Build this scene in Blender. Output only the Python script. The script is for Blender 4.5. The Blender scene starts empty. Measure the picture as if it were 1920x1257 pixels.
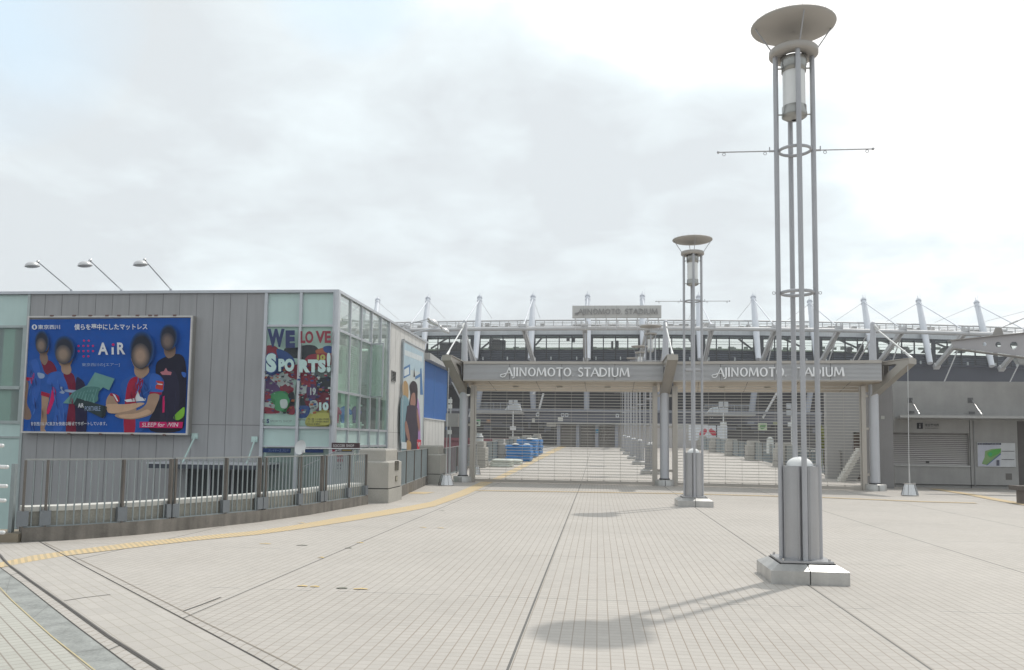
import bpy, bmesh, math, random
from mathutils import Vector, Matrix
random.seed(7)
sc = bpy.context.scene
# ------------------------------------------------ camera
F, CX, CY, EYE = 1550.0, 960.0, 700.0, 1.6
ROLL, PITCH, YAW = .013, math.atan(125/1550), math.atan(162/1550)
fw = Vector((-math.sin(YAW)*math.cos(PITCH), math.cos(YAW)*math.cos(PITCH), math.sin(PITCH)))
_r = fw.cross(Vector((0, 0, 1))).normalized(); _u = _r.cross(fw)
RT = _r*math.cos(ROLL) + _u*math.sin(ROLL); UP = -_r*math.sin(ROLL) + _u*math.cos(ROLL)
cd = bpy.data.cameras.new("camera"); cam = bpy.data.objects.new("camera", cd); sc.collection.objects.link(cam)
cd.sensor_width = 36; cd.lens = F*36/1920; cd.shift_y = (CY-628.5)/1920; cd.clip_end = 3000; cd.clip_start = .05
m3 = Matrix((RT, UP, -fw)).transposed()
cam.matrix_world = Matrix.Translation((0, 0, EYE)) @ m3.to_4x4()
sc.camera = cam
# ------------------------------------------------ light
SUN = Vector((.36, .47, 1.0)).normalized()          # towards the sun
el = math.asin(SUN.z); az = math.atan2(SUN.x, SUN.y)
ld = bpy.data.lights.new("sun", 'SUN'); ld.energy = 2.0; ld.angle = math.radians(1.2); ld.color = (1, .955, .89)
lo = bpy.data.objects.new("sun", ld); sc.collection.objects.link(lo)
lo.rotation_euler = SUN.to_track_quat('Z', 'Y').to_euler()
w = bpy.data.worlds.new("World"); sc.world = w; w.use_nodes = True
nt = w.node_tree; nt.nodes.clear(); N = nt.nodes.new; L = nt.links.new
out = N('ShaderNodeOutputWorld'); bg = N('ShaderNodeBackground'); bg.inputs[1].default_value = .1
sky = N('ShaderNodeTexSky'); sky.sky_type = 'NISHITA'; sky.sun_disc = False; sky.sun_elevation = el; sky.sun_rotation = az
sky.air_density = 1; sky.dust_density = 3
tc = N('ShaderNodeTexCoord'); sep = N('ShaderNodeSeparateXYZ'); L(tc.outputs['Generated'], sep.inputs[0])
def mth(op, a, b=None, c=None, clamp=False):
    n = N('ShaderNodeMath'); n.operation = op; n.use_clamp = clamp
    for i, v in enumerate((a, b, c)):
        if v is None: continue
        if isinstance(v, (int, float)): n.inputs[i].default_value = v
        else: L(v, n.inputs[i])
    return n.outputs[0]
den = mth('ADD', mth('MAXIMUM', sep.outputs[2], 0), .22)
cmb = N('ShaderNodeCombineXYZ'); L(mth('DIVIDE', sep.outputs[0], den), cmb.inputs[0]); L(mth('DIVIDE', sep.outputs[1], den), cmb.inputs[1])
def wnoise(scale, det, rough, off, dist=0):
    mp = N('ShaderNodeMapping'); mp.inputs[1].default_value = off; L(cmb.outputs[0], mp.inputs[0])
    n = N('ShaderNodeTexNoise'); n.inputs['Scale'].default_value = scale; n.inputs['Detail'].default_value = det
    n.inputs['Roughness'].default_value = rough; n.inputs['Distortion'].default_value = dist; L(mp.outputs[0], n.inputs['Vector']); return n.outputs[0]
n1 = wnoise(.75, 5, .45, (3.1, 1.7, 0), .25); n2 = wnoise(2.3, 6, .5, (0.4, 5.2, 0), .2)
n3 = wnoise(5.5, 7, .55, (7.3, 2.2, 0), .4)
nn = mth('ADD', mth('ADD', mth('MULTIPLY', n1, .66), mth('MULTIPLY', n2, .34)), mth('MULTIPLY', mth('SUBTRACT', n3, .5), .22))
# clouds are thinner (brighter) to the right of the view and high up, towards the sun
dotn = N('ShaderNodeVectorMath'); dotn.operation = 'DOT_PRODUCT'; L(tc.outputs['Generated'], dotn.inputs[0]); dotn.inputs[1].default_value = (.27, .75, .6)
glow = mth('MULTIPLY', mth('SUBTRACT', dotn.outputs['Value'], .84), .85)
nn = mth('ADD', nn, glow)
def blob(d, R, k):       # a softly edged cloud mass (k < 0 thicker, k > 0 thinner), broken up by the cloud noise
    q = N('ShaderNodeVectorMath'); q.operation = 'DOT_PRODUCT'; L(tc.outputs['Generated'], q.inputs[0]); q.inputs[1].default_value = Vector(d).normalized()
    m = mth('MULTIPLY_ADD', q.outputs['Value'], 1/(1-math.cos(R)), -math.cos(R)/(1-math.cos(R)), True)
    m = mth('MULTIPLY', m, mth('MULTIPLY_ADD', n2, 2.4, -.35, True)); return mth('MULTIPLY', m, k)
for d_, R_, k_ in (((-.10, .926, .35), .18, -.15), ((.05, .943, .33), .14, -.15), ((-.264, .935, .239), .15, -.13), ((.19, .942, .29), .15, -.22), ((-.482, .785, .39), .12, -.06), ((-.06, .972, .22), .13, -.12), ((.10, .89, .46), .2, .10), ((.34, .862, .374), .15, .06)): nn = mth('ADD', nn, blob(d_, R_, k_))
cr = N('ShaderNodeValToRGB'); L(nn, cr.inputs[0])
e = cr.color_ramp.elements
e[0].position = .34; e[0].color = (.63, .67, .69, 1)
e[1].position = .60; e[1].color = (1.10, 1.09, 1.06, 1)
e2 = e.new(.47); e2.color = (.745, .815, .835, 1)
e3 = e.new(.55); e3.color = (.90, .915, .915, 1)
skyc = cr.outputs[0]
for d_, R_ in (((-.60, .70, .43), .16), ((-.27, .82, .50), .10)):      # two gaps of pale blue between the clouds
    m_ = blob(d_, R_, .9); g_ = N('ShaderNodeMix'); g_.data_type = 'RGBA'; L(m_, g_.inputs[0]); L(skyc, g_.inputs[6]); g_.inputs[7].default_value = (.60, .745, .86, 1); skyc = g_.outputs[2]
mulc = N('ShaderNodeVectorMath'); mulc.operation = 'SCALE'; L(skyc, mulc.inputs[0]); mulc.inputs[3].default_value = 11.7
mx = N('ShaderNodeMix'); mx.data_type = 'RGBA'; mx.inputs[0].default_value = .95
L(sky.outputs[0], mx.inputs[6]); L(mulc.outputs[0], mx.inputs[7]); L(mx.outputs[2], bg.inputs[0]); L(bg.outputs[0], out.inputs[0])
sc.view_settings.view_transform = 'Standard'; sc.view_settings.look = 'None'; sc.view_settings.exposure = 0.12; sc.view_settings.gamma = 1
sc.render.engine = 'CYCLES'; sc.cycles.max_bounces = 6; sc.cycles.transparent_max_bounces = 16

# ------------------------------------------------ measuring helpers: a picture point read onto a real plane
def ray(x, y): return fw + RT*((x-CX)/F) + UP*((CY-y)/F)
EY = Vector((0, 0, EYE))
def G(x, y, z=0.0): d = ray(x, y); return d*((z-EYE)/d.z) + EY
def P(x, y, Y): d = ray(x, y); return d*(Y/d.y) + EY
def PX(x, y, X): d = ray(x, y); return d*(X/d.x) + EY
def V(*a): return Vector(a)

# ------------------------------------------------ materials
MATS = {}
def mat(name, col, rough=.6, metal=0.0, var=.12, vs=3.0, bump=.0, bs=60., spec=.5, fine=.0, streak=0.0, coat=0.0):
    if name in MATS: return MATS[name]
    m = bpy.data.materials.new(name); m.use_nodes = True; t = m.node_tree; b = t.nodes['Principled BSDF']
    b.inputs['Roughness'].default_value = rough; b.inputs['Metallic'].default_value = metal
    b.inputs['Specular IOR Level'].default_value = spec; b.inputs['Coat Weight'].default_value = coat
    tc = t.nodes.new('ShaderNodeTexCoord'); src = tc.outputs['Object']
    n = t.nodes.new('ShaderNodeTexNoise'); n.inputs['Scale'].default_value = vs; n.inputs['Detail'].default_value = 6; n.inputs['Roughness'].default_value = .6
    t.links.new(src, n.inputs['Vector'])
    val = n.outputs[0]
    def M(op, a, b_):
        q = t.nodes.new('ShaderNodeMath'); q.operation = op
        for i, v in enumerate((a, b_)):
            if isinstance(v, (int, float)): q.inputs[i].default_value = v
            else: t.links.new(v, q.inputs[i])
        return q.outputs[0]
    f = M('MULTIPLY', M('SUBTRACT', val, .5), var*3)
    if fine:
        n2 = t.nodes.new('ShaderNodeTexNoise'); n2.inputs['Scale'].default_value = 40; n2.inputs['Detail'].default_value = 4; t.links.new(src, n2.inputs['Vector'])
        f = M('ADD', f, M('MULTIPLY', M('SUBTRACT', n2.outputs[0], .5), fine*3))
    if streak:
        mp = t.nodes.new('ShaderNodeMapping'); mp.inputs['Scale'].default_value = (6, 6, .5); t.links.new(src, mp.inputs[0])
        n3 = t.nodes.new('ShaderNodeTexNoise'); n3.inputs['Scale'].default_value = 1; n3.inputs['Detail'].default_value = 5; t.links.new(mp.outputs[0], n3.inputs['Vector'])
        f = M('ADD', f, M('MULTIPLY', M('SUBTRACT', n3.outputs[0], .5), streak*3))
    f = M('ADD', f, 1.0)
    sc_ = t.nodes.new('ShaderNodeVectorMath'); sc_.operation = 'SCALE'; sc_.inputs[0].default_value = col; t.links.new(f, sc_.inputs[3])
    t.links.new(sc_.outputs[0], b.inputs['Base Color'])
    if bump:
        bp = t.nodes.new('ShaderNodeBump'); bp.inputs['Strength'].default_value = bump; bp.inputs['Distance'].default_value = .01
        nb = t.nodes.new('ShaderNodeTexNoise'); nb.inputs['Scale'].default_value = bs; t.links.new(src, nb.inputs['Vector'])
        t.links.new(nb.outputs[0], bp.inputs['Height']); t.links.new(bp.outputs[0], b.inputs['Normal'])
    MATS[name] = m; return m
def c(r, g, b):          # sRGB 0..255 -> linear
    return tuple(((v/255+.055)/1.055)**2.4 if v > 10 else v/255/12.92 for v in (r, g, b))
def flat(name, r, g, b, rough=.7): return mat(name, c(r, g, b), max(rough, .6), 0, .13, 3.5, spec=.25)
def glass(name, tint, alpha, rough=.03, refl=0.0):
    if name in MATS: return MATS[name]
    m = bpy.data.materials.new(name); m.use_nodes = True; t = m.node_tree; t.nodes.clear()
    o = t.nodes.new('ShaderNodeOutputMaterial'); tr = t.nodes.new('ShaderNodeBsdfTransparent'); gl = t.nodes.new('ShaderNodeBsdfGlossy'); df = t.nodes.new('ShaderNodeBsdfDiffuse')
    tr.inputs[0].default_value = (*tint, 1); gl.inputs['Roughness'].default_value = rough; df.inputs[0].default_value = (*[v*.85 for v in tint], 1)
    fr = t.nodes.new('ShaderNodeFresnel'); fr.inputs[0].default_value = 1.5
    a = t.nodes.new('ShaderNodeMixShader'); a.inputs[0].default_value = alpha; t.links.new(tr.outputs[0], a.inputs[1]); t.links.new(df.outputs[0], a.inputs[2])
    b = t.nodes.new('ShaderNodeMixShader'); q = t.nodes.new('ShaderNodeMath'); q.operation = 'MAXIMUM'; q.inputs[1].default_value = refl; t.links.new(fr.outputs[0], q.inputs[0]); ge = t.nodes.new('ShaderNodeNewGeometry'); w_ = t.nodes.new('ShaderNodeMath'); w_.operation = 'SUBTRACT'; w_.inputs[0].default_value = 1; t.links.new(ge.outputs['Backfacing'], w_.inputs[1])
    x_ = t.nodes.new('ShaderNodeMath'); x_.operation = 'MULTIPLY'; t.links.new(q.outputs[0], x_.inputs[0]); t.links.new(w_.outputs[0], x_.inputs[1]); t.links.new(x_.outputs[0], b.inputs[0])   # only the outer face of a pane mirrors
    y_ = t.nodes.new('ShaderNodeMath'); y_.operation = 'MULTIPLY'; y_.inputs[1].default_value = alpha; t.links.new(w_.outputs[0], y_.inputs[0]); t.links.new(y_.outputs[0], a.inputs[0]); t.links.new(a.outputs[0], b.inputs[1]); t.links.new(gl.outputs[0], b.inputs[2])
    t.links.new(b.outputs[0], o.inputs[0]); MATS[name] = m; return m

def tile_mat(name, col, tx=.1, ty=.103, rot=0., offx=0., offy=0., joints=True, grout=(.23, .20, .155), gw=.009):
    m = bpy.data.materials.new(name); m.use_nodes = True; t = m.node_tree; b = t.nodes['Principled BSDF']; b.inputs['Roughness'].default_value = .75
    Nn = t.nodes.new; K = t.links.new
    def M(op, a, b_=None, c_=None):
        q = Nn('ShaderNodeMath'); q.operation = op
        for i, v in enumerate((a, b_, c_)):
            if v is None: continue
            if isinstance(v, (int, float)): q.inputs[i].default_value = v
            else: K(v, q.inputs[i])
        return q.outputs[0]
    tc = Nn('ShaderNodeTexCoord'); mp = Nn('ShaderNodeMapping'); mp.vector_type = 'POINT'; mp.inputs[2].default_value = (0, 0, rot); mp.inputs[1].default_value = (offx, offy, 0); K(tc.outputs['Object'], mp.inputs[0])
    s = Nn('ShaderNodeSeparateXYZ'); K(mp.outputs[0], s.inputs[0]); X, Y = s.outputs[0], s.outputs[1]
    def line(v, per, wd):     # 1 on the line
        f = M('FRACT', M('DIVIDE', v, per)); d = M('MULTIPLY', M('MINIMUM', f, M('SUBTRACT', 1.0, f)), per)
        return M('LESS_THAN', d, wd/2)
    gx = line(X, tx, gw); gy = line(Y, ty, gw*.8)
    cmb = Nn('ShaderNodeCombineXYZ'); K(M('FLOOR', M('DIVIDE', X, tx)), cmb.inputs[0]); K(M('FLOOR', M('DIVIDE', Y, ty)), cmb.inputs[1])
    wn = Nn('ShaderNodeTexWhiteNoise'); wn.noise_dimensions = '2D'; K(cmb.outputs[0], wn.inputs['Vector'])
    big = Nn('ShaderNodeTexNoise'); big.inputs['Scale'].default_value = .28; big.inputs['Detail'].default_value = 8; big.inputs['Roughness'].default_value = .62; K(tc.outputs['Object'], big.inputs['Vector'])
    fi = Nn('ShaderNodeTexNoise'); fi.inputs['Scale'].default_value = 25; fi.inputs['Detail'].default_value = 5; K(tc.outputs['Object'], fi.inputs['Vector'])
    pa = Nn('ShaderNodeTexNoise'); pa.inputs['Scale'].default_value = .8; pa.inputs['Detail'].default_value = 3; K(tc.outputs['Object'], pa.inputs['Vector'])
    f = M('ADD', 1.0, M('ADD', M('MULTIPLY', M('SUBTRACT', wn.outputs[0], .5), .07), M('ADD', M('MULTIPLY', M('SUBTRACT', big.outputs[0], .5), .42), M('MULTIPLY', M('SUBTRACT', fi.outputs[0], .5), .12))))
    vo = Nn('ShaderNodeTexVoronoi'); vo.inputs['Scale'].default_value = 1.7; K(tc.outputs['Object'], vo.inputs['Vector'])
    spot = M('MULTIPLY', M('LESS_THAN', vo.outputs['Distance'], .030), M('GREATER_THAN', fi.outputs[0], .5))     # old gum and drips
    st_ = Nn('ShaderNodeTexNoise'); st_.inputs['Scale'].default_value = 1.1; st_.inputs['Detail'].default_value = 9; st_.inputs['Roughness'].default_value = .7; K(tc.outputs['Object'], st_.inputs['Vector'])
    q_ = Nn('ShaderNodeMath'); q_.operation = 'MULTIPLY_ADD'; q_.use_clamp = True; q_.inputs[1].default_value = 5; q_.inputs[2].default_value = -2.9; K(st_.outputs[0], q_.inputs[0])
    f = M('SUBTRACT', f, M('ADD', M('MULTIPLY', spot, .16), M('MULTIPLY', q_.outputs[0], .10)))
    sv = Nn('ShaderNodeVectorMath'); sv.operation = 'SCALE'; sv.inputs[0].default_value = col; K(f, sv.inputs[3])
    # rows fade in and out with dirt in the grout
    gyv = M('MULTIPLY', gy, M('MULTIPLY_ADD', pa.outputs[0], 1.3, .05)); gxv = M('MULTIPLY', gx, M('MULTIPLY_ADD', pa.outputs[0], 1.1, .22))
    g = M('MINIMUM', M('MAXIMUM', gxv, gyv), 1.0)
    mx = Nn('ShaderNodeMix'); mx.data_type = 'RGBA'; K(g, mx.inputs[0]); K(sv.outputs[0], mx.inputs[6]); mx.inputs[7].default_value = (*grout, 1)
    last = mx.outputs[2]
    if joints:
        jx = line(M('SUBTRACT', X, -.62), 3.0, .02); jy = line(M('SUBTRACT', Y, 8.55), 3.09, .013)
        br = Nn('ShaderNodeTexNoise'); br.inputs['Scale'].default_value = 1.6; br.inputs['Detail'].default_value = 6; K(tc.outputs['Object'], br.inputs['Vector'])
        jj = M('MAXIMUM', jx, M('MULTIPLY', jy, M('GREATER_THAN', br.outputs[0], .47)))
        mx2 = Nn('ShaderNodeMix'); mx2.data_type = 'RGBA'; K(M('MULTIPLY', jj, .85), mx2.inputs[0]); K(last, mx2.inputs[6]); mx2.inputs[7].default_value = (.075, .075, .07, 1); last = mx2.outputs[2]
    K(last, b.inputs['Base Color'])
    bp = Nn('ShaderNodeBump'); bp.inputs['Strength'].default_value = .25; bp.inputs['Distance'].default_value = .004; K(M('SUBTRACT', 1.0, g), bp.inputs['Height']); K(bp.outputs[0], b.inputs['Normal'])
    MATS[name] = m; return m

concrete = mat('concrete', (.30, .29, .27), .85, 0, .16, 1.4, .35, 45, .3, .12, .05)
concrete_light = mat('concrete_light', (.40, .385, .35), .85, 0, .12, 2, .4, 50, .3, .16)
concrete_dark = mat('concrete_shade_grey', (.34, .335, .325), .85, 0, .22, .9, .3, 30, .3, .10, .05)
stained = mat('stained_concrete', (.19, .175, .155), .9, 0, .3, 3, .4, 40, .2, .12, .42)
coping_white = mat('coping_pale', (.62, .61, .57), .8, 0, .1, 6, .2, 50, .3, .1)
side_clear = glass('side_glass_clear', (.86, .98, .92), .10, .02, .09)
steel_lamp = mat('painted_lamp_steel', (.42, .425, .445), .42, .25, .10, 2, 0, 0, .5, .03, .08)
lamp_housing = mat('brushed_housing', (.42, .42, .43), .35, .55, .14, 1.2, 0, 0, .5, .03, .14)
base_metal = mat('base_satin_metal', (.46, .455, .44), .38, .45, .16, 3, .1, 30, .5, .06, .14)
dark_gap = mat('dark_gap', (.02, .02, .02), .8)
disc_mat = mat('disc_warm_grey', (.43, .405, .375), .55, .1, .06, 2)
frosted = mat('frosted_glass', (.80, .81, .80), .25, 0, .06, 2, 0, 0, .5)
eyemat = mat('collar_metal', (.38, .38, .36), .3, .7, .06, 4)
gate_panel = mat('gate_louvre_grey', (.52, .52, .525), .5, .25, .06, 1.2)
gate_trim = mat('gate_trim_bronze', (.43, .40, .36), .42, .5, .08, 2)
gate_soffit = mat('gate_soffit_tan', (.46, .40, .32), .45, .35, .12, .8)
gate_col = mat('gate_column_paint', (.50, .51, .54), .4, .15, .05, 2)
letter_mat = mat('letter_metal', (.90, .91, .92), .4, .0, .04, 3)
grille_mat = mat('grille_bar_steel', (.50, .48, .44), .45, .45, .05, 3)
white_steel = mat('stadium_white_steel', (.72, .75, .80), .45, .05, .08, .5, 0, 0, .5, .0, .04)
ring_white = mat('stadium_ring_grey', (.62, .62, .62), .45, .05, .12, .6)
navy = mat('navy_wall', (.034, .04, .06), .5, 0, .15, .4)
navy_louvre = mat('navy_louvre', (.055, .07, .09), .35, 0, .15, .6)
navy_band = mat('navy_sign_band', (.10, .105, .13), .5, 0, .12, .5)
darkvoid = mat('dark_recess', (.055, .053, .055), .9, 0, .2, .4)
frame_dark = mat('dark_window_frame', (.03, .035, .04), .4)
shutter_grey = mat('shutter_grey', (.50, .48, .47), .5, .3, .08, 1)
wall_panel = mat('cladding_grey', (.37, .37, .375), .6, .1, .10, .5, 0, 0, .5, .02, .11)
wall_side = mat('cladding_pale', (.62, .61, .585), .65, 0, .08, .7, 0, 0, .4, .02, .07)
alu = mat('aluminium', (.55, .57, .60), .38, .4, .06, 3)
alu_white = mat('white_painted_metal', (.72, .73, .72), .4, .1, .05, 3)
spandrel = mat('pale_green_spandrel', (.52, .68, .645), .22, 0, .08, .6, 0, 0, .6, 0, .03, .3)
win_glass = glass('window_glass_green', (.75, .90, .84), .30)
side_hi = glass('side_glass_bright', (.84, .96, .91), .50, .02, .50)  # pale diffuse share and raised mirror paint reflected sky into the glass
side_lo = glass('side_glass_green', (.84, .97, .90), .34, .02, .14)  # milder copy: pale diffuse veil stands in for reflected sky
band_glass = glass('stadium_glass', (.97, .98, .95), .04)
fence_mat = mat('fence_paint_grey', (.28, .32, .33), .5, .2, .1, 4)
fence_post = mat('fence_post_brown', (.15, .135, .12), .55, .3, .25, 5)
stainless = mat('stainless', (.6, .6, .6), .22, .9, .08, 5)
yellow = None
# ------------------------------------------------ building helpers
def wloc(o):
    v = Vector((0, 0, 0))
    while o is not None: v += o.location; o = o.parent
    return v
def tag(o, label=None, cat=None, group=None, kind=None):
    if label: o['label'] = label
    if cat: o['category'] = cat
    if group: o['group'] = group
    if kind: o['kind'] = kind
    return o
def thing(name, loc, label, cat, group=None):
    o = bpy.data.objects.new(name, None); sc.collection.objects.link(o); o.location = loc; o.empty_display_size = .2
    return tag(o, label, cat, group)
class MB:
    def __init__(s): s.v = []; s.f = []; s.m = []; s.sm = []; s.mi = 0
    def add(s, vs, fs, smooth=False):
        n = len(s.v); s.v += [Vector(v) for v in vs]
        for f in fs: s.f.append([i+n for i in f]); s.m.append(s.mi); s.sm.append(smooth)
    def hexa(s, p):   # 8 points: bottom 4 ccw, top 4
        s.add(p, [(0, 3, 2, 1), (4, 5, 6, 7), (0, 1, 5, 4), (1, 2, 6, 5), (2, 3, 7, 6), (3, 0, 4, 7)])
    def box(s, x0, x1, y0, y1, z0, z1):
        s.hexa([(x0, y0, z0), (x1, y0, z0), (x1, y1, z0), (x0, y1, z0), (x0, y0, z1), (x1, y0, z1), (x1, y1, z1), (x0, y1, z1)])
    def quad(s, a, b, c_, d): s.add([a, b, c_, d], [(0, 1, 2, 3)])
    def beam(s, a, b, w, h, up=(0, 0, 1)):
        a, b = Vector(a), Vector(b); d = (b-a).normalized(); up = Vector(up)
        if abs(d.dot(up)) > .98: up = Vector((0, 1, 0))
        r = d.cross(up).normalized()*w/2; u = r.cross(d).normalized()*h/2
        s.hexa([a-r-u, a+r-u, b+r-u, b-r-u, a-r+u, a+r+u, b+r+u, b-r+u])
    def tube(s, a, b, r0, r1=None, n=12, cap=True):
        a, b = Vector(a), Vector(b); r1 = r0 if r1 is None else r1; d = (b-a).normalized()
        x = d.orthogonal().normalized(); y = d.cross(x)
        vs = []
        for p, r in ((a, r0), (b, r1)):
            for i in range(n):
                t = 2*math.pi*i/n; vs.append(p + x*math.cos(t)*r + y*math.sin(t)*r)
        s.add(vs, [(i, (i+1) % n, n+(i+1) % n, n+i) for i in range(n)], True)
        if cap: s.add(vs[:n], [tuple(range(n))[::-1]]); s.add(vs[n:], [tuple(range(n))])
    def path(s, pts, r, n=8):
        for a, b in zip(pts[:-1], pts[1:]): s.tube(a, b, r, r, n)
    def lathe(s, prof, cx, cy, n=32, smooth=True):
        vs = []
        for r, z in prof:
            for i in range(n):
                t = 2*math.pi*i/n; vs.append((cx+r*math.cos(t), cy+r*math.sin(t), z))
        fs = []
        for k in range(len(prof)-1):
            for i in range(n): fs.append((k*n+i, k*n+(i+1) % n, (k+1)*n+(i+1) % n, (k+1)*n+i))
        s.add(vs, fs, smooth)
    def torus(s, cen, R, r, nrm=(0, 0, 1), n=32, k=8, flat_=1.0):
        cen = Vector(cen); z = Vector(nrm).normalized(); x = z.orthogonal().normalized(); y = z.cross(x); vs = []
        for i in range(n):
            t = 2*math.pi*i/n; d = x*math.cos(t)+y*math.sin(t)
            for j in range(k):
                q = 2*math.pi*j/k; vs.append(cen + d*(R+r*math.cos(q)) + z*r*math.sin(q)*flat_)
        s.add(vs, [(i*k+j, ((i+1) % n)*k+j, ((i+1) % n)*k+(j+1) % k, i*k+(j+1) % k) for i in range(n) for j in range(k)], True)
    def dome(s, cen, r, h, n=24, k=6, nrm=(0, 0, 1)):
        cen = Vector(cen); z = Vector(nrm).normalized(); x = z.orthogonal().normalized(); y = z.cross(x); vs = []
        for j in range(k+1):
            a = math.pi/2*j/k
            for i in range(n):
                t = 2*math.pi*i/n; vs.append(cen + (x*math.cos(t)+y*math.sin(t))*r*max(math.cos(a), .02) + z*h*math.sin(a))
        s.add(vs, [(j*n+i, j*n+(i+1) % n, (j+1)*n+(i+1) % n, (j+1)*n+i) for j in range(k) for i in range(n)], True)
    def prism(s, pts, ext):   # closed outline + extrusion vector
        n = len(pts); pts = [Vector(p) for p in pts]; e = Vector(ext)
        s.add(pts+[p+e for p in pts], [tuple(range(n))[::-1], tuple(range(n, 2*n))]+[(i, (i+1) % n, n+(i+1) % n, n+i) for i in range(n)])
    def build(s, name, mats, parent=None, label=None, cat=None, group=None, kind=None, origin=None):
        o0 = wloc(parent) if parent is not None else Vector(origin or (0, 0, 0))
        me = bpy.data.meshes.new(name); me.from_pydata([v-o0 for v in s.v], [], s.f)
        if not isinstance(mats, (list, tuple)): mats = [mats]
        for m in mats: me.materials.append(m)
        me.polygons.foreach_set('material_index', s.m); me.polygons.foreach_set('use_smooth', s.sm); me.update()
        o = bpy.data.objects.new(name, me); sc.collection.objects.link(o)
        if parent is not None: o.parent = parent
        else: o.location = o0
        return tag(o, label, cat, group, kind)
def B(name, m, parent, fn, **k):
    b = MB(); fn(b); return b.build(name, m, parent, **k)
def copy_thing(o, loc, label, parent=None):
    r = o.copy(); sc.collection.objects.link(r)
    if parent is None: r.location = loc; r['label'] = label
    else: r.parent = parent
    for ch in [q for q in bpy.data.objects if q.parent == o]: copy_thing(ch, None, None, r)
    return r
# text as mesh
def text2d(s, bold=0.0, space=1.0):
    cu = bpy.data.curves.new('t', 'FONT'); cu.body = s; cu.size = 1; cu.offset = bold; cu.space_character = space; cu.resolution_u = 3
    ob = bpy.data.objects.new('t', cu); sc.collection.objects.link(ob); bpy.context.view_layer.update()
    me = bpy.data.meshes.new_from_object(ob.evaluated_get(bpy.context.evaluated_depsgraph_get()))
    vs = [(v.co.x, v.co.y) for v in me.vertices]; fs = [tuple(p.vertices) for p in me.polygons]
    bpy.data.objects.remove(ob); bpy.data.curves.remove(cu); bpy.data.meshes.remove(me)
    if not vs: return [], []
    x0, x1 = min(v[0] for v in vs), max(v[0] for v in vs); y0, y1 = min(v[1] for v in vs), max(v[1] for v in vs)
    return [((x-x0)/(x1-x0), (y-y0)/(y1-y0)) for x, y in vs], fs
# flared capitals for the sign, unit cap height: list of tapered strokes / rings per letter
def letter(ch):
    T, t = .17, .105
    S = []
    def st(x0, y0, x1, y1, w0=T, w1=None): S.append(('s', x0, y0, x1, y1, w0, w1 or w0))
    if ch == 'A': st(.42, 1, .0, 0, t, t*1.25); st(.40, 1, .82, 0, T*.9, T*1.25); st(.17, .36, .64, .36, t*.8); adv = .80
    elif ch == 'a': st(.62, 1, .2, .1, t, t); st(.60, 1, .95, 0, T*.9, T*1.25); st(.3, .38, .80, .38, t*.8); S.append(('c', [(.2, .1), (.08, -.04), (-.12, -.1), (-.32, -.02), (-.36, .14), (-.22, .22), (0, .24), (.34, .38)], t*.9)); adv = .92
    elif ch == 'J': st(.2, 1, .2, .0, T*1.1, T*.9); S.append(('c', [(.2, .05), (.17, -.1), (.08, -.18), (-.04, -.2)], t)); adv = .34
    elif ch == 'I': st(.12, 1, .12, .5, T*1.15, T*.9); st(.12, .5, .12, 0, T*.9, T*1.15); adv = .3
    elif ch == 'N': st(.1, 1, .1, 0, t, t*1.3); st(.08, 1, .72, 0, T, T); st(.72, 1, .72, 0, t*1.3, t); adv = .88
    elif ch == 'M': st(.14, 1, .04, 0, t, t*1.3); st(.16, 1, .50, .1, T, T*.8); st(.84, 1, .50, .1, t, t); st(.84, 1, .96, 0, T, T*1.2); adv = 1.08
    elif ch == 'T': st(.0, .94, .68, .94, t*1.1); st(.34, .95, .34, 0, T*.9, T*1.15); adv = .70
    elif ch == 'D': st(.12, 1, .12, 0, T*1.05); S.append(('c', [(.12, .95), (.38, .94), (.62, .84), (.76, .62), (.76, .38), (.62, .16), (.38, .06), (.12, .05)], t*1.3)); adv = .90
    elif ch == 'U': S.append(('c', [(.1, 1), (.1, .5), (.13, .2), (.26, .05), (.4, .03), (.54, .06), (.66, .2), (.68, .5), (.68, 1)], T*.8)); adv = .84
    elif ch == 'S': S.append(('c', [(.48, .86), (.36, .95), (.2, .94), (.08, .82), (.08, .68), (.2, .57), (.36, .48), (.48, .36), (.48, .18), (.36, .06), (.2, .04), (.04, .13)], T*.78)); adv = .60
    elif ch == 'O': S.append(('o', .44, .5, .42, .5, T, t)); adv = .93
    elif ch == '.': S.append(('o', .06, .06, .05, .06, .04, .04)); adv = .16
    else: adv = .36
    return S, adv
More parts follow.
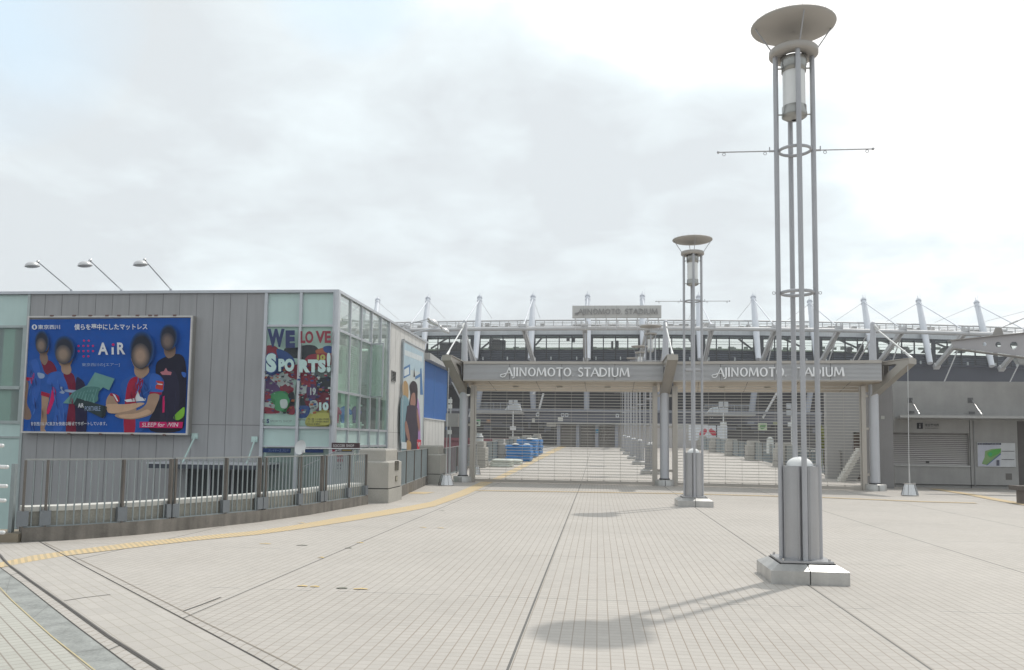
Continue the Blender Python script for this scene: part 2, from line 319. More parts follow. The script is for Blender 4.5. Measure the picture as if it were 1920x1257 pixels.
def sign_letters(s, name, mt, parent, org, right, up, height, width, depth):
    total = 0; items = []
    for ch in s: S, a = letter(ch); items.append((S, total)); total += a + .05
    k = width/total; nrm = right.cross(up).normalized()*-1   # away from viewer
    b = MB()
    def q(x, y): return org + right*(x*k) + up*(y*height)
    for S, x0 in items:
        for it in S:
            if it[0] == 's':
                _, ax, ay, bx, by, w0, w1 = it
                d = Vector((bx-ax, by-ay)); hx = abs(d.y) > abs(d.x)*.5
                o0 = (w0/2, 0) if hx else (0, w0/2); o1 = (w1/2, 0) if hx else (0, w1/2)
                b.prism([q(x0+ax-o0[0], ay-o0[1]), q(x0+bx-o1[0], by-o1[1]), q(x0+bx+o1[0], by+o1[1]), q(x0+ax+o0[0], ay+o0[1])], nrm*depth)
            elif it[0] == 'c':
                pts = it[1]; wv = it[2]/2
                L1, L2 = [], []
                for i, p in enumerate(pts):
                    a = pts[max(i-1, 0)]; c_ = pts[min(i+1, len(pts)-1)]; dx, dy = c_[0]-a[0], c_[1]-a[1]; l = math.hypot(dx, dy) or 1
                    L1.append((p[0]-dy/l*wv, p[1]+dx/l*wv)); L2.append((p[0]+dy/l*wv, p[1]-dx/l*wv))
                for i in range(len(pts)-1):
                    b.prism([q(x0+L1[i][0], L1[i][1]), q(x0+L2[i][0], L2[i][1]), q(x0+L2[i+1][0], L2[i+1][1]), q(x0+L1[i+1][0], L1[i+1][1])], nrm*depth)
            else:
                _, cx, cy, rx, ry, wx, wy = it; n = 24; vs = []
                for i in range(n):
                    t_ = 2*math.pi*i/n
                    vs.append(q(x0+cx+rx*math.cos(t_), cy+ry*math.sin(t_))); vs.append(q(x0+cx+(rx-wx)*math.cos(t_), cy+(ry-wy)*math.sin(t_)))
                vs2 = [v+nrm*depth for v in vs]; m_ = len(vs)
                b.add(vs+vs2, [(2*i, 2*i+1, 2*((i+1) % n)+1, 2*((i+1) % n)) for i in range(n)] + [(2*i, 2*((i+1) % n), m_+2*((i+1) % n), m_+2*i) for i in range(n)] + [(2*i+1, 2*((i+1) % n)+1, m_+2*((i+1) % n)+1, m_+2*i+1) for i in range(n)])
    return b.build(name, mt, parent)
class Art:
    """flat printed artwork: layers of outlines on one plane, each 1.5 mm proud of the last. u to the right, v down, in picture units"""
    def __init__(s, fn, step=.0015): s.b = MB(); s.fn = fn; s.mats = []; s.k = 1; s.step = step; s.lim = None
    def mi(s, m):
        if m not in s.mats: s.mats.append(m)
        s.b.mi = s.mats.index(m)
    def poly(s, m, pts, smooth=False, same=False):
        s.mi(m)
        if smooth:
            n = len(pts); o = []
            for i in range(n):
                p0, p1, p2, p3 = pts[i-1], pts[i], pts[(i+1) % n], pts[(i+2) % n]
                for t in (0, .25, .5, .75):
                    o.append(tuple(.5*((2*p1[j])+(-p0[j]+p2[j])*t+(2*p0[j]-5*p1[j]+4*p2[j]-p3[j])*t*t+(-p0[j]+3*p1[j]-3*p2[j]+p3[j])*t**3) for j in (0, 1)))
            pts = o
        if not same: s.k += 1
        ar = sum(pts[i][0]*pts[(i+1) % len(pts)][1]-pts[(i+1) % len(pts)][0]*pts[i][1] for i in range(len(pts)))
        if ar > 0: pts = pts[::-1]
        vs = s.cut([s.fn(u, v, s.k*s.step) for u, v in pts])
        if len(vs) > 2: s.b.add(vs, [tuple(range(len(vs)))])
    def cut(s, vs):          # trim an outline to the printed rectangle: lim = (axis, lo, hi), ...
        for ax, lo, hi in s.lim or ():
            for sg, L_ in ((1, lo), (-1, -hi)):
                o = []
                for i in range(len(vs)):
                    a, b = vs[i-1], vs[i]; da, db = sg*a[ax]-L_, sg*b[ax]-L_
                    if (da >= 0) != (db >= 0): o.append(a.lerp(b, da/(da-db)))
                    if db >= 0: o.append(b)
                vs = o
                if len(vs) < 3: return vs
        return vs
    def rect(s, m, x0, y0, x1, y1, **k): s.poly(m, [(x0, y0), (x1, y0), (x1, y1), (x0, y1)], **k)
    def ell(s, m, cx, cy, rx, ry, n=20, **k): s.poly(m, [(cx+rx*math.cos(6.2832*i/n), cy+ry*math.sin(6.2832*i/n)) for i in range(n)], **k)
    def text(s, m, t, x0, y0, x1, y1, bold=0., space=1., skew=0.):
        vs, fs = text2d(t, bold, space); s.mi(m); s.k += 1
        s.b.add([s.fn(x0+(x1-x0)*u+skew*v, y1+(y0-y1)*v, s.k*s.step) for u, v in vs], fs)
    def build(s, name, parent, **k): return s.b.build(name, s.mats, parent, **k)
# ================================================= SETTING: ground
RS, RY = .0165, 31.0                      # the deck climbs gently behind the gate
def rz(y): return max(0.0, (y-RY)*RS)
def GR(x, y):                             # picture point on the climbing deck
    d = ray(x, y); t = (EYE + RY*RS)/(RS*d.y - d.z); return d*t + EY
tile = tile_mat('plaza_tiles', (.448, .421, .386), grout=(.26, .215, .17))
b = MB()
left = [(-9.2, -6), (-9.2, 10.0), (-8.45, 11.4), (-7.7, 12.5), (-6.9, 14.0), (-6.3, 15.2), (-5.95, 17.0), (-5.75, 19.4), (-5.9, 31)]
b.add([(x, y, 0) for x, y in [(-14, -6), (40, -6), (40, 31), (-6.0, 31), (-5.9, 19.4), (-6.2, 17), (-6.6, 15.2), (-7.2, 14), (-8.0, 12.6), (-9.0, 11.6), (-14, 10.6)]], [tuple(range(11))])
b.build('plaza_floor', tile, kind='structure')
b = MB(); b.add([(-6.6, 31, 0), (10.9, 31, 0), (10.9, 93, rz(93)), (-6.6, 93, rz(93))], [(0, 1, 2, 3)])
b.add([(10.9, 31, 0), (60, 31, 0), (60, 34.2, 0), (10.9, 34.2, 0)], [(0, 1, 2, 3)])
b.add([(-60, 84, rz(84)-.02), (80, 84, rz(84)-.02), (80, 110, rz(93)-.02), (-60, 110, rz(93)-.02)], [(0, 1, 2, 3)])
b.build('bridge_deck', tile, kind='structure')
b = MB(); b.box(-6.6, 10.9, 31, 93, -1.2, -.03); b.prism([V(x, y, -1.4) for x, y in [(-14, -6), (40, -6), (40, 30.9), (-6.0, 30.9), (-5.9, 19.4), (-6.2, 17), (-6.6, 15.2), (-7.2, 14), (-8.0, 12.6), (-9.0, 11.6), (-14, 10.6)]], (0, 0, 1.37)); b.build('deck_slab', concrete_dark, kind='structure')
asphalt = mat('asphalt_lower', (.10, .10, .10), .9, 0, .2, .3, .2, 60, .3, .15)
b = MB(); b.add([(-900, -300, -6), (900, -300, -6), (900, 1500, -6), (-900, 1500, -6)], [(0, 1, 2, 3)]); b.build('ground', asphalt, kind='structure')
# curved paving border at the near left
jt = [(-60, 985), (0, 1041.8), (14.5, 1059), (60, 1092), (112.7, 1129), (203.6, 1194.5), (302, 1257), (400, 1320)]
se = [(60, 1009), (72.7, 1016), (160, 1064), (269, 1122), (382, 1182), (480, 1234.5), (560, 1280), (700, 1360)]
b = MB(); a = [G(x, y) for x, y in jt]; s_ = [G(x, y) for x, y in se]
dirv = (a[-1]-a[1]); rot = -math.atan2(dirv.y, dirv.x)
tile2 = tile_mat('border_tiles', (.448, .421, .386), tx=.30, ty=.105, rot=rot, joints=False, grout=(.30, .27, .21))
vs = [v+V(0, 0, .004) for v in a+s_[::-1]]
b.add(vs, [tuple(range(len(vs)))]); b.build('paving_border', tile2, kind='structure')
def strip(name, pl, pr_, m, z, kind='structure', **k):
    b = MB(); A_ = [G(x, y)+V(0, 0, z) for x, y in pl]; B_ = [G(x, y)+V(0, 0, z) for x, y in pr_]; n = len(A_)
    b.add(A_+B_, [(i, i+1, n+i+1, n+i) for i in range(n-1)]); return b.build(name, m, kind=kind, **k)
def line_strip(name, pts, wd, m, z):
    b = MB(); A_ = [G(x, y) for x, y in pts]; n = len(A_); Lf, Rt = [], []
    for i, p in enumerate(A_):
        d = (A_[min(i+1, n-1)]-A_[max(i-1, 0)]); d.z = 0; d.normalize(); q = V(-d.y, d.x, 0)*wd/2
        Lf.append(p+q+V(0, 0, z)); Rt.append(p-q+V(0, 0, z))
    b.add(Lf+Rt, [(i, i+1, n+i+1, n+i) for i in range(n-1)]); return b.build(name, m, kind='structure')
groove = mat('groove_dark', (.07, .065, .06), .9, 0, .3, 8)
joint_metal = mat('joint_metal', (.17, .155, .14), .5, .5, .25, 5)
line_strip('floor_expansion_joint', jt, .032, joint_metal, .0075)
line_strip('floor_joint', [(x-2.5, y-1) for x, y in jt], .012, groove, .0085)
line_strip('floor_joint', se, .016, groove, .0065)
line_strip('floor_joint', [(83.6, 1018), (130, 1040), (203.6, 1076), (316, 1132.7), (382, 1167), (480, 1214.5), (600, 1275)], .008, mat('grout_tan', (.26, .22, .17), .9), .005)
line_strip('floor_joint', [(120, 1128), (160, 1121.5), (207, 1116)], .014, groove, .0065)
line_strip('floor_joint', [(343.6, 1147), (380, 1134), (414.5, 1120.7)], .014, groove, .006)
sl = [(-50, 1061), (0, 1103.6), (21.8, 1127), (60, 1162), (98, 1196), (174.5, 1257), (250, 1310)]
sr = [(-50, 1024), (0, 1065.5), (40, 1094.5), (92, 1136), (145.5, 1178), (251, 1257), (330, 1310)]
slate = mat('worn_slate_strip', (.29, .30, .285), .7, 0, .40, 4, .4, 50, .4, .22)
strip('worn_drain_cover', sl, sr, slate, .0065)
for k in (3, 6, 9):                    # seams of the drain cover
    t = k/12; i = min(int(t*6), 5); f = t*6-i
    p = (sl[i][0]*(1-f)+sl[i+1][0]*f, sl[i][1]*(1-f)+sl[i+1][1]*f); q = (sr[i][0]*(1-f)+sr[i+1][0]*f, sr[i][1]*(1-f)+sr[i+1][1]*f)
    line_strip('floor_joint', [p, q], .005, mat('slate_seam', (.2, .2, .19)), .0080)
line_strip('floor_joint', sl, .012, mat('grout_yellowish', (.50, .43, .26), .9), .0085)
line_strip('floor_joint', sr, .012, groove, .0085)
tile3 = tile_mat('corner_tiles', (.44, .435, .39), tx=.10, ty=.10, rot=rot+math.pi/2, joints=False, grout=(.20, .16, .13), gw=.011)
b = MB(); vs = [G(x, y)+V(0, 0, .004) for x, y in sl]+[V(-14, 2, .004), V(-14, 9, .004)]
b.add(vs[:7]+[V(-3, 1.5, .004), V(-9, 1.5, .004), V(-14, 8, .004)], [tuple(range(10))]); b.build('paving_corner', tile3, kind='structure')
# yellow tactile paving
def tactile(name, rotz, col=(.63, .47, .25)):
    m = bpy.data.materials.new(name); m.use_nodes = True; t = m.node_tree; bs = t.nodes['Principled BSDF']; bs.inputs['Roughness'].default_value = .7
    tc = t.nodes.new('ShaderNodeTexCoord'); mp = t.nodes.new('ShaderNodeMapping'); mp.inputs[2].default_value = (0, 0, rotz); t.links.new(tc.outputs['Object'], mp.inputs[0])
    wv = t.nodes.new('ShaderNodeTexWave'); wv.inputs['Scale'].default_value = 4.2; wv.bands_direction = 'X'; t.links.new(mp.outputs[0], wv.inputs[0])
    n = t.nodes.new('ShaderNodeTexNoise'); n.inputs['Scale'].default_value = 3; n.inputs['Detail'].default_value = 8; t.links.new(tc.outputs['Object'], n.inputs[0])
    r = t.nodes.new('ShaderNodeValToRGB'); r.color_ramp.elements[0].position = .30; r.color_ramp.elements[0].color = (.45, .36, .22, 1); r.color_ramp.elements[1].position = .55; r.color_ramp.elements[1].color = (*col, 1)
    t.links.new(wv.outputs['Color'], r.inputs[0])
    mx = t.nodes.new('ShaderNodeMix'); mx.data_type = 'RGBA'; mx.inputs[7].default_value = (.48, .41, .30, 1); t.links.new(r.outputs[0], mx.inputs[6])
    q = t.nodes.new('ShaderNodeMath'); q.operation = 'MULTIPLY_ADD'; q.use_clamp = True; q.inputs[1].default_value = 1.5; q.inputs[2].default_value = -.55; t.links.new(n.outputs[0], q.inputs[0]); t.links.new(q.outputs[0], mx.inputs[0])
    t.links.new(mx.outputs[2], bs.inputs['Base Color']); MATS[name] = m; return m
tact = tactile('tactile_yellow', math.radians(-38)); tact2 = tactile('tactile_yellow_straight', 0)
upx = [(-70, 1068), (0, 1056), (58, 1043), (109, 1036), (240, 1019), (364, 1007), (480, 996), (552.7, 985.5), (647, 969), (749, 952.7), (807, 941.8), (862, 921.8), (893, 908), (912, 898.5)]
lox = [(-60, 1082), (0, 1065.5), (58, 1054), (116, 1044), (240, 1029), (364, 1014.5), (480, 1003.6), (560, 993), (647, 979.5), (752.7, 961.8), (815, 950), (876, 928), (916, 909), (935, 898.5)]
strip('tactile_path', upx, lox, tact, .0055)
b = MB(); fa = [GR(923, 899), GR(1049, 836.6), GR(1064, 836.6), GR(938, 900)]; b.add([v+V(0, 0, .006) for v in fa], [(0, 1, 2, 3)]); b.build('tactile_path', tact2, kind='structure')
line_strip('tactile_path', [(893, 920.5), (1080, 923), (1275, 926.2), (1543, 933.4), (1727.7, 941.3), (1830, 944)], .30, tact2, .010)
line_strip('tactile_path', [(1752, 917.5), (1820, 928), (1870, 938), (1935, 949)], .38, tact2, .012)
for p in ((752, 936), ):
    a = G(757, 926); b = MB(); b.add([a+V(0, 0, .006)+v for v in (V(0, 0, 0), V(.62, 0, 0), V(.75, .9, 0), V(.12, .9, 0))], [(0, 1, 2, 3)]); b.build('tactile_tile', tact2, kind='structure')
# scraps of yellow and dark tape left on the floor
tape_y = flat('tape_yellow', 212, 186, 128); tape_k = flat('tape_dark', 110, 112, 100)
TAPE = ['yellow tape scrap at the left end of the nearest row of four scraps', 'yellow tape scrap second from left in the nearest row of four', 'dark tape scrap third in the nearest row of four scraps', 'longest yellow tape scrap, right end of the nearest row of four',
 'yellow tape scrap on the floor nearest the second parapet railing panel', 'yellow tape scrap just right of the one below the second railing panel', 'small lone yellow tape scrap midway up the plaza on the slanted joint', 'small yellow tape scrap further up the slanted joint line', 'dark tape scrap on the slanted joint between two yellow ones',
 'left one of two yellow tape scraps in the middle of the plaza', 'right one of two yellow tape scraps in the middle of the plaza', 'yellow tape scrap between parapet and yellow tactile path', 'dark tape scrap on the joint closest to the curve of the yellow path']
for i, (x, y, ln, m) in enumerate([(567, 1099.5, 18, tape_y), (590, 1100.5, 17, tape_y), (641, 1103.5, 20, tape_k), (676, 1105, 26, tape_y), (497, 1020, 20, tape_y), (566, 1023, 20, tape_k),
        (602, 1046, 10, tape_y), (675, 1018, 12, tape_y), (653, 1028, 12, tape_k), (793, 989.5, 12, tape_y), (826, 990.5, 12, tape_y), (565, 981, 12, tape_y), (828, 958, 10, tape_k)]):
    a = G(x-ln/2, y); c2 = G(x+ln/2, y+.6); d = (c2-a).normalized(); q = V(-d.y, d.x, 0)*.025; bb = MB(); up = V(0, 0, .005)
    mid = (a+c2)/2+V(0, 0, .012)
    bb.add([a-q+up, mid-q*1.2, c2-q*.7+up, c2+q+up, mid+q*.8, a+q*.6+up], [(0, 1, 4, 5), (1, 2, 3, 4)])
    ye = m is tape_y
    bb.build('tape_scrap', m, None, TAPE[i], 'tape', 'scraps of tape on the floor', origin=tuple(a))

# ================================================= STADIUM
RAD = 170.0
def S(x, y, Yb):
    Y = Yb
    for _ in range(8): p = P(x, y, Y); Y = Yb + p.x*p.x/(2*RAD)
    return P(x, y, Y)
def zc(y, Yb): return P(1155, y, Yb).z          # height read near the middle of the facade
def arc(x0, x1, Yb, n):
    return [V(x0+(x1-x0)*i/n, Yb+(x0+(x1-x0)*i/n)**2/(2*RAD), 0) for i in range(n+1)]
def band(mb, x0, x1, Yb, z0, z1, dep=.4, n=48):
    a = arc(x0, x1, Yb, n)
    for p, q in zip(a[:-1], a[1:]):
        mb.hexa([(p.x, p.y, z0), (q.x, q.y, z0), (q.x, q.y+dep, z0), (p.x, p.y+dep, z0), (p.x, p.y, z1), (q.x, q.y, z1), (q.x, q.y+dep, z1), (p.x, p.y+dep, z1)])
XL, XR = -36, 66
st = thing('stadium', (0, 92, 0), 'huge white steel stadium with raking masts and a long glazed concourse behind the gates', 'stadium')
# roof slab climbing to the far side, with roof rail
b = MB(); a = arc(XL, XR, 96, 44)
z0 = zc(613, 96)
for p, q in zip(a[:-1], a[1:]):
    b.hexa([(p.x, p.y, z0-.25), (q.x, q.y, z0-.25), (q.x*.9, q.y+30, z0+3.9), (p.x*.9, p.y+30, z0+3.9), (p.x, p.y, z0+.1), (q.x, q.y, z0+.1), (q.x*.9, q.y+30, z0+4.1), (p.x*.9, p.y+30, z0+4.1)])
b.build('roof', mat('roof_grey', (.33, .34, .35), .6, 0, .2, .3), st)
b = MB(); band(b, XL, XR, 95.2, zc(631, 95.2), zc(619, 95.2), .7); b.build('fascia', mat('fascia_concrete', (.60, .62, .63), .7, 0, .12, .7, 0, 0, .3, 0, .1), st)
b = MB(); band(b, XL, XR, 95.6, zc(616, 95.6), zc(611.5, 95.6), .6); b.build('roof_edge', mat('roof_edge_dark', (.16, .17, .18), .6, 0, .2, .5), st)
# roof rail between the masts
b = MB(); Zt, Zb = zc(600.5, 95.5), zc(612, 95.5); a = arc(XL, XR, 95.5, 96)
for zz, r in ((Zt, .10), (Zt-.25, .035), (Zt-.42, .035), (Zt-.6, .03)):
    for p, q in zip(a[:-1], a[1:]): b.tube((p.x, p.y, zz), (q.x, q.y, zz), r, r, 6, False)
for p in a: b.tube((p.x, p.y, Zb), (p.x, p.y, Zt), .05, .05, 6, False); b.tube((p.x, p.y, Zb), (p.x+.5, p.y+.9, Zt-.2), .03, .03, 5, False)
b.build('roof_railing', ring_white, st)
b = MB(); a = arc(-30, 50, 97.5, 96)
for p in a:
    if random.random() < .62: h = random.uniform(.4, .8); w_ = random.uniform(.2, .55); B('roof_unit', mat('roof_kit_grey', (.42, .41, .39), .7, 0, .4, .5), st, lambda q: q.box(p.x-w_, p.x+w_, p.y, p.y+.6, Zb-.1, Zb+h))
# ring tube carried by struts
TY = 84.5; Zr = zc(616, TY); b = MB(); a = arc(-34, 60, TY, 60)
for p, q in zip(a[:-1], a[1:]): b.tube((p.x, p.y, Zr), (q.x, q.y, Zr), .21, .21, 12, False)
b.build('ring_tube', ring_white, st)
masts = [((708.9, 559.6), (700, 640)), ((803, 556.6), (793.6, 656)), ((899.9, 554.6), (891.6, 674)), ((999.8, 552.6), (994.5, 674)), ((1101.8, 551.7), (1102.4, 674)), ((1204.4, 551.7), (1206, 674)),
         ((1309.6, 553.6), (1313, 674)), ((1412, 553.6), (1422, 674)), ((1517.7, 561.7), (1532, 676)), ((1618.4, 559), (1637, 676)), ((1721.3, 560.4), (1744, 681.5)), ((1830, 564), (1860, 687)), ((1948, 569), (1984, 694))]
nodes = [None, (765, 607), (866, 611), (981, 613), (1096.5, 611), (1216, 611), (1335, 613), (1454, 615.5), (1573.6, 617), (1693, 620), (1810.6, 624), (1934, 630), None]
feet = [None, (790, 660), (888, 674), (999, 674), (1098, 674), (1200, 674), (1322, 674), (1430, 676), (1541, 677), (1650, 678), (1758, 684), (1880, 688), None]
backs = [(748, 600), (834.6, 598), (922.6, 597.5), (1012.7, 597), None, None, (1291, 598), (1382.5, 599), (1476, 601), (1568.4, 601), (1662, 603), (1753, 605), (1847, 603)]
for i, (tp, bt) in enumerate(masts):
    pt, pb = S(*tp, 97.0), S(*bt, 92.8); d = pb-pt; l = d.length; dn = d.normalized()
    b = MB(); m1 = pt+dn*.9; m2 = pt+d*.48
    b.tube(pt, m1, .16, .28, 14); b.tube(m1, m2, .28, .38, 14, False); b.tube(m2, pb, .38, .30, 14)
    b.tube(pt-dn*.0, pt-dn*.45, .05, .03, 6); b.tube(pt+dn*.3+V(.22, 0, 0), pt-dn*.9+V(.3, 0, 0), .02, .01, 4)
    for k in (.25, .75): b.tube(pt+dn*k-V(0, 0, .0), pt+dn*(k+.14), .33, .33, 12)
    b.build('mast', white_steel, st)
    if nodes[i]:
        nd = S(*nodes[i], TY); nd = V(nd.x, nd.y, Zr+.25); ft = S(*feet[i], 92.5)
        B('stay_rod', white_steel, st, lambda q: (q.tube(pt+dn*.6, nd, .065, .065, 6), q.tube(nd, nd+(pt-nd)*.10, .13, .10, 8)))
        def strut(q):
            r = V(.13, 0, 0)
            q.beam(nd-r+V(0, 0, -.1), ft-r, .16, .42); q.beam(nd+r+V(0, 0, -.1), ft+r, .16, .42); q.beam(nd+V(0, -.1, .1), nd+(ft-nd)*.2+V(0, .1, .15), .5, .3)
            q.box(nd.x-.32, nd.x-.25, nd.y-.25, nd.y+.25, nd.z-.3, nd.z+.45); q.box(nd.x+.25, nd.x+.32, nd.y-.25, nd.y+.25, nd.z-.3, nd.z+.45)
            q.beam(ft, ft+V(0, .5, -.3), .6, .5)
        B('strut', ring_white, st, strut)
    if backs[i]:
        bk = S(*backs[i], 112); B('stay_rod', ring_white, st, lambda q: q.tube(pt+dn*.6, bk, .03, .03, 5))
# long tie rods from the nodes down to the ground
for (x0, y0), (x1, y1) in [((1693, 622), (1672, 682)), ((1803, 640), (1769, 720)), ((1924, 655), (1890, 724)), ((1573, 620), (1553, 680)), ((1454, 618), (1440, 680)), ((1626, 628), (1597, 680))]:
    B('tie_rod', ring_white, st, lambda q: q.tube(S(x0, y0, 86), S(x1, y1, 88), .06, .06, 6))
# glazed band
zg0, zg1, zlb = zc(657, 94.6), zc(630, 94.6), zc(678, 94.6)
b = MB(); band(b, XL, XR, 94.6, zg0, zg1, .04, 60); b.build('window_glass', band_glass, st)
b = MB(); a = arc(XL, XR, 94.5, 1); step = 22.0
mp = []
for i in range(len(masts)-1):
    x0, x1 = masts[i][1][0]+6, masts[i+1][1][0]-6
    for k in range(5):
        xx = x0+(x1-x0)*k/4; p = S(xx, 645, 94.5); mp.append(p); w_ = .22 if k in (0, 4) else .06
        b.box(p.x-w_, p.x+w_, p.y-.05, p.y+.1, zlb, zg1)
band(b, XL, XR, 94.4, zg1-.05, zg1+.14, .15, 48); band(b, XL, XR, 94.4, zg0-.1, zg0+.03, .15, 48)
band(b, XL, XR, 94.42, zg0+1.0, zg0+1.03, .05, 48); band(b, XL, XR, 94.42, zg0+.7, zg0+.73, .05, 48)
b.build('window_frame', frame_dark, st)
b = MB(); band(b, XL, XR, 94.75, zlb-.3, zg0-.11, .1, 48)
b.build('louvre_wall', navy_louvre, st)
b = MB()
for k in range(5): zz = zlb+(zg0-zlb)*(k+.5)/5; band(b, XL, XR, 94.55, zz-.05, zz+.03, .18, 48)
b.build('louvre_slat', mat('louvre_slat_grey', (.11, .13, .16), .4, .2, .2, .8), st)
lantern_w = flat('pale_fitting', 215, 220, 218)
b = MB()
for p in mp[::2]: b.box(p.x+.5, p.x+.62, p.y-.3, p.y-.1, zlb+.15, zlb+.5)
b.build('wall_light', lantern_w, st)
b = MB(); band(b, XL, XR, 93.6, zc(722, 93.6), zlb, .9, 60); band(b, XL, XR, 93.3, zc(678.5, 93.3), zc(675.5, 93.3), .3, 60); b.build('concourse_wall', navy, st)
# what is seen through the glass: the far stand, its green edge, dark plant boxes and raking braces
b = MB(); band(b, XL*1.6, XR*1.6, 150, -2, P(1155, 654.5, 150).z, 3, 50); b.build('far_stand', mat('far_stand_dark', (.09, .11, .12), .7, 0, .3, .1), st)
b = MB(); band(b, XL*1.6, XR*1.6, 149.6, P(1155, 654.4, 149.6).z, P(1155, 651.8, 149.6).z, .3, 50); b.build('far_stand_trim', mat('far_green', (.22, .30, .20), .7), st)
b = MB()
for i in range(60):
    x = 820+i*18+random.uniform(-6, 6); h = random.choice([1.5, 2, 2.5, 3.5]); p = S(x, 654, 148); q = S(x+random.uniform(5, 12), 654-h, 148); b.box(p.x, q.x, p.y, p.y+.3, p.z-.2, q.z)
b.build('far_stand_detail', mat('far_detail', (.16, .2, .16), .7), st)
b = MB()
for x0, y0, x1, y1 in [(824, 642, 864, 656), (917, 636, 937, 656), (936, 638, 947, 656), (1146, 640, 1150, 654), (1155, 639, 1160, 654), (1062, 634, 1068, 639), (1072, 634, 1078, 641), (852, 640, 858, 656), (1612, 645, 1619, 660), (1590, 651, 1597, 660), (1250, 652, 1262, 656)]:
    p, q = S(x0, y1, 100), S(x1, y0, 100); b.box(p.x, q.x, p.y, p.y+.8, p.z, q.z)
b.build('plant_box', mat('plant_box_dark', (.10, .12, .12), .6), st)
b = MB()
for x0, y0, x1, y1 in [(808, 654, 838, 635), (903, 654, 925, 636), (1004, 648, 1016, 634), (1290, 632, 1300, 648), (1385, 636, 1410, 655), (1470, 636, 1510, 654), (1570, 636, 1612, 655), (1655, 640, 1700, 655), (1745, 640, 1775, 652)]:
    b.beam(S(x0, y0, 99), S(x1, y1, 99), .14, .2)
b.build('inner_brace', mat('inner_brace_grey', (.2, .22, .23), .6), st)
b = MB()
for x0, x1, y1 in [(1693, 1710, 656), (1728, 1745, 654), (1760, 1785, 652), (1790, 1812, 655), (1640, 1656, 656)]: b.prism([S(x0, 662, 97), S(x1-3, 662, 97), S(x1+4, y1, 97), S(x0+8, y1, 97)], (0, .4, 0))
b.build('inner_seat_block', mat('inner_green_grey', (.26, .31, .27), .7), st)
b = MB(); band(b, XL, XR, 95.0, zg1-.05, zg1+.1, 1.6, 48); b.build('inner_ceiling', mat('inner_ceiling_teal', (.20, .27, .28), .7), st)
# under-storey seen through the gates
zs0, zs1 = zc(794, 91), zc(774, 91)
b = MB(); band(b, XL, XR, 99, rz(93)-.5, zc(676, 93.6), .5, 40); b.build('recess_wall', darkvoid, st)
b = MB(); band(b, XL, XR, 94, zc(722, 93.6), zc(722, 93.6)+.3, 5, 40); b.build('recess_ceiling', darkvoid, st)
b = MB(); band(b, -22, 24, 90.5, zs0, zs1, .5, 30); b.build('sign_band', navy_band, st)
b = MB(); band(b, -22, 24, 90.2, zs1, zs1+.28, .7, 30); b.build('band_cap', mat('band_cap_grey', (.24, .25, .28), .6), st)
for bt, w_ in [((905, 715), .34), ((997, 715), .36), ((1100, 715), .34), ((1240, 715), .34), ((1419, 715), .36), ((1525, 715), .34)]:
    tpv = S(bt[0], 700, 92.6); x2 = {905: 893, 997: 1001, 1100: 1100, 1240: 1236, 1419: 1408, 1525: 1512}[bt[0]]
    bv = S(x2, 782, 91.4); B('column', mat('column_grey', (.33, .35, .40), .6, 0, .1, .6), st, lambda q: q.tube(tpv, bv, w_, w_*.85, 14))  # darker than the masts: shade under the concourse put into the colour
for a_, b_ in [((1019, 738), (1007, 782)), ((892, 738), (880, 782)), ((1459, 733), (1430, 784)), ((1012, 718), (1000, 740))]:
    B('brace', ring_white, st, lambda q: q.tube(S(*a_, 90.6), S(*b_, 90.4), .12, .12, 8))
# ticket hall front: canopy line, pillars and shutters
p0, p1 = P(1043, 794, 88), P(1170, 794, 88); zf = rz(88)-.05
b = MB(); b.box(p0.x, p1.x+3, 87.4, 90.4, p0.z-.06, p0.z+.08); b.build('hall_canopy', mat('hall_canopy_grey', (.42, .42, .40), .6), st)
b = MB(); b.box(p0.x, P(1330, 794, 88).x, 89.3, 89.6, zf, zs0-.02); b.build('hall_wall', shutter_grey, st)
for i, (x0, x1) in enumerate([(1052, 1080), (1089, 1117), (1124, 1153)]):
    q0, q1 = P(x0, 800, 89), P(x1, 800, 89); b = MB(); b.box(q0.x, q1.x, 89.0, 89.1, zf, P(x0, 797, 89).z)
    for k in range(14): b.box(q0.x, q1.x, 88.95, 89.0, zf+.1+k*.16, zf+.17+k*.16)
    b.build('roller_shutter', mat('hall_shutter', (.21, .19, .17), .6, .2, .15, 1), st)
for x0 in (1044.5, 1080, 1116, 1153):
    q0, q1 = P(x0, 800, 88.4), P(x0+6, 800, 88.4); B('pillar', mat('hall_pillar', (.30, .32, .37), .6), st, lambda q: q.box(q0.x, q1.x, 88.3, 88.9, zf, p0.z-.06))
b = MB(); q0, q1 = P(1117, 804, 88.2), P(1122, 812, 88.2); b.box(q0.x, q1.x, 88.2, 88.25, q1.z, q0.z); b.build('blue_notice', flat('notice_blue', 60, 120, 150), st)
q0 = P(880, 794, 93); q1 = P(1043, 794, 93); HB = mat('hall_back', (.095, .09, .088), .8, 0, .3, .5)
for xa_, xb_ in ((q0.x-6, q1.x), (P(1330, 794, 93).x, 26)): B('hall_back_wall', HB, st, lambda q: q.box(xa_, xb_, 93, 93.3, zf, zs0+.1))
for i in range(26):
    x = random.choice([random.uniform(895, 1035), random.uniform(1335, 1530)]); y = random.uniform(797, 812); q0 = P(x, y, 92.8-i*.02); x9, z9 = q0.x+random.uniform(.2, 1.3), q0.z+random.uniform(.1, .6); B('hall_fitting', mat('hall_fittings', (.17, .18, .21), .6, 0, .4, 1), st, lambda q: q.box(q0.x, x9, q0.y, q0.y+.015, q0.z, z9))
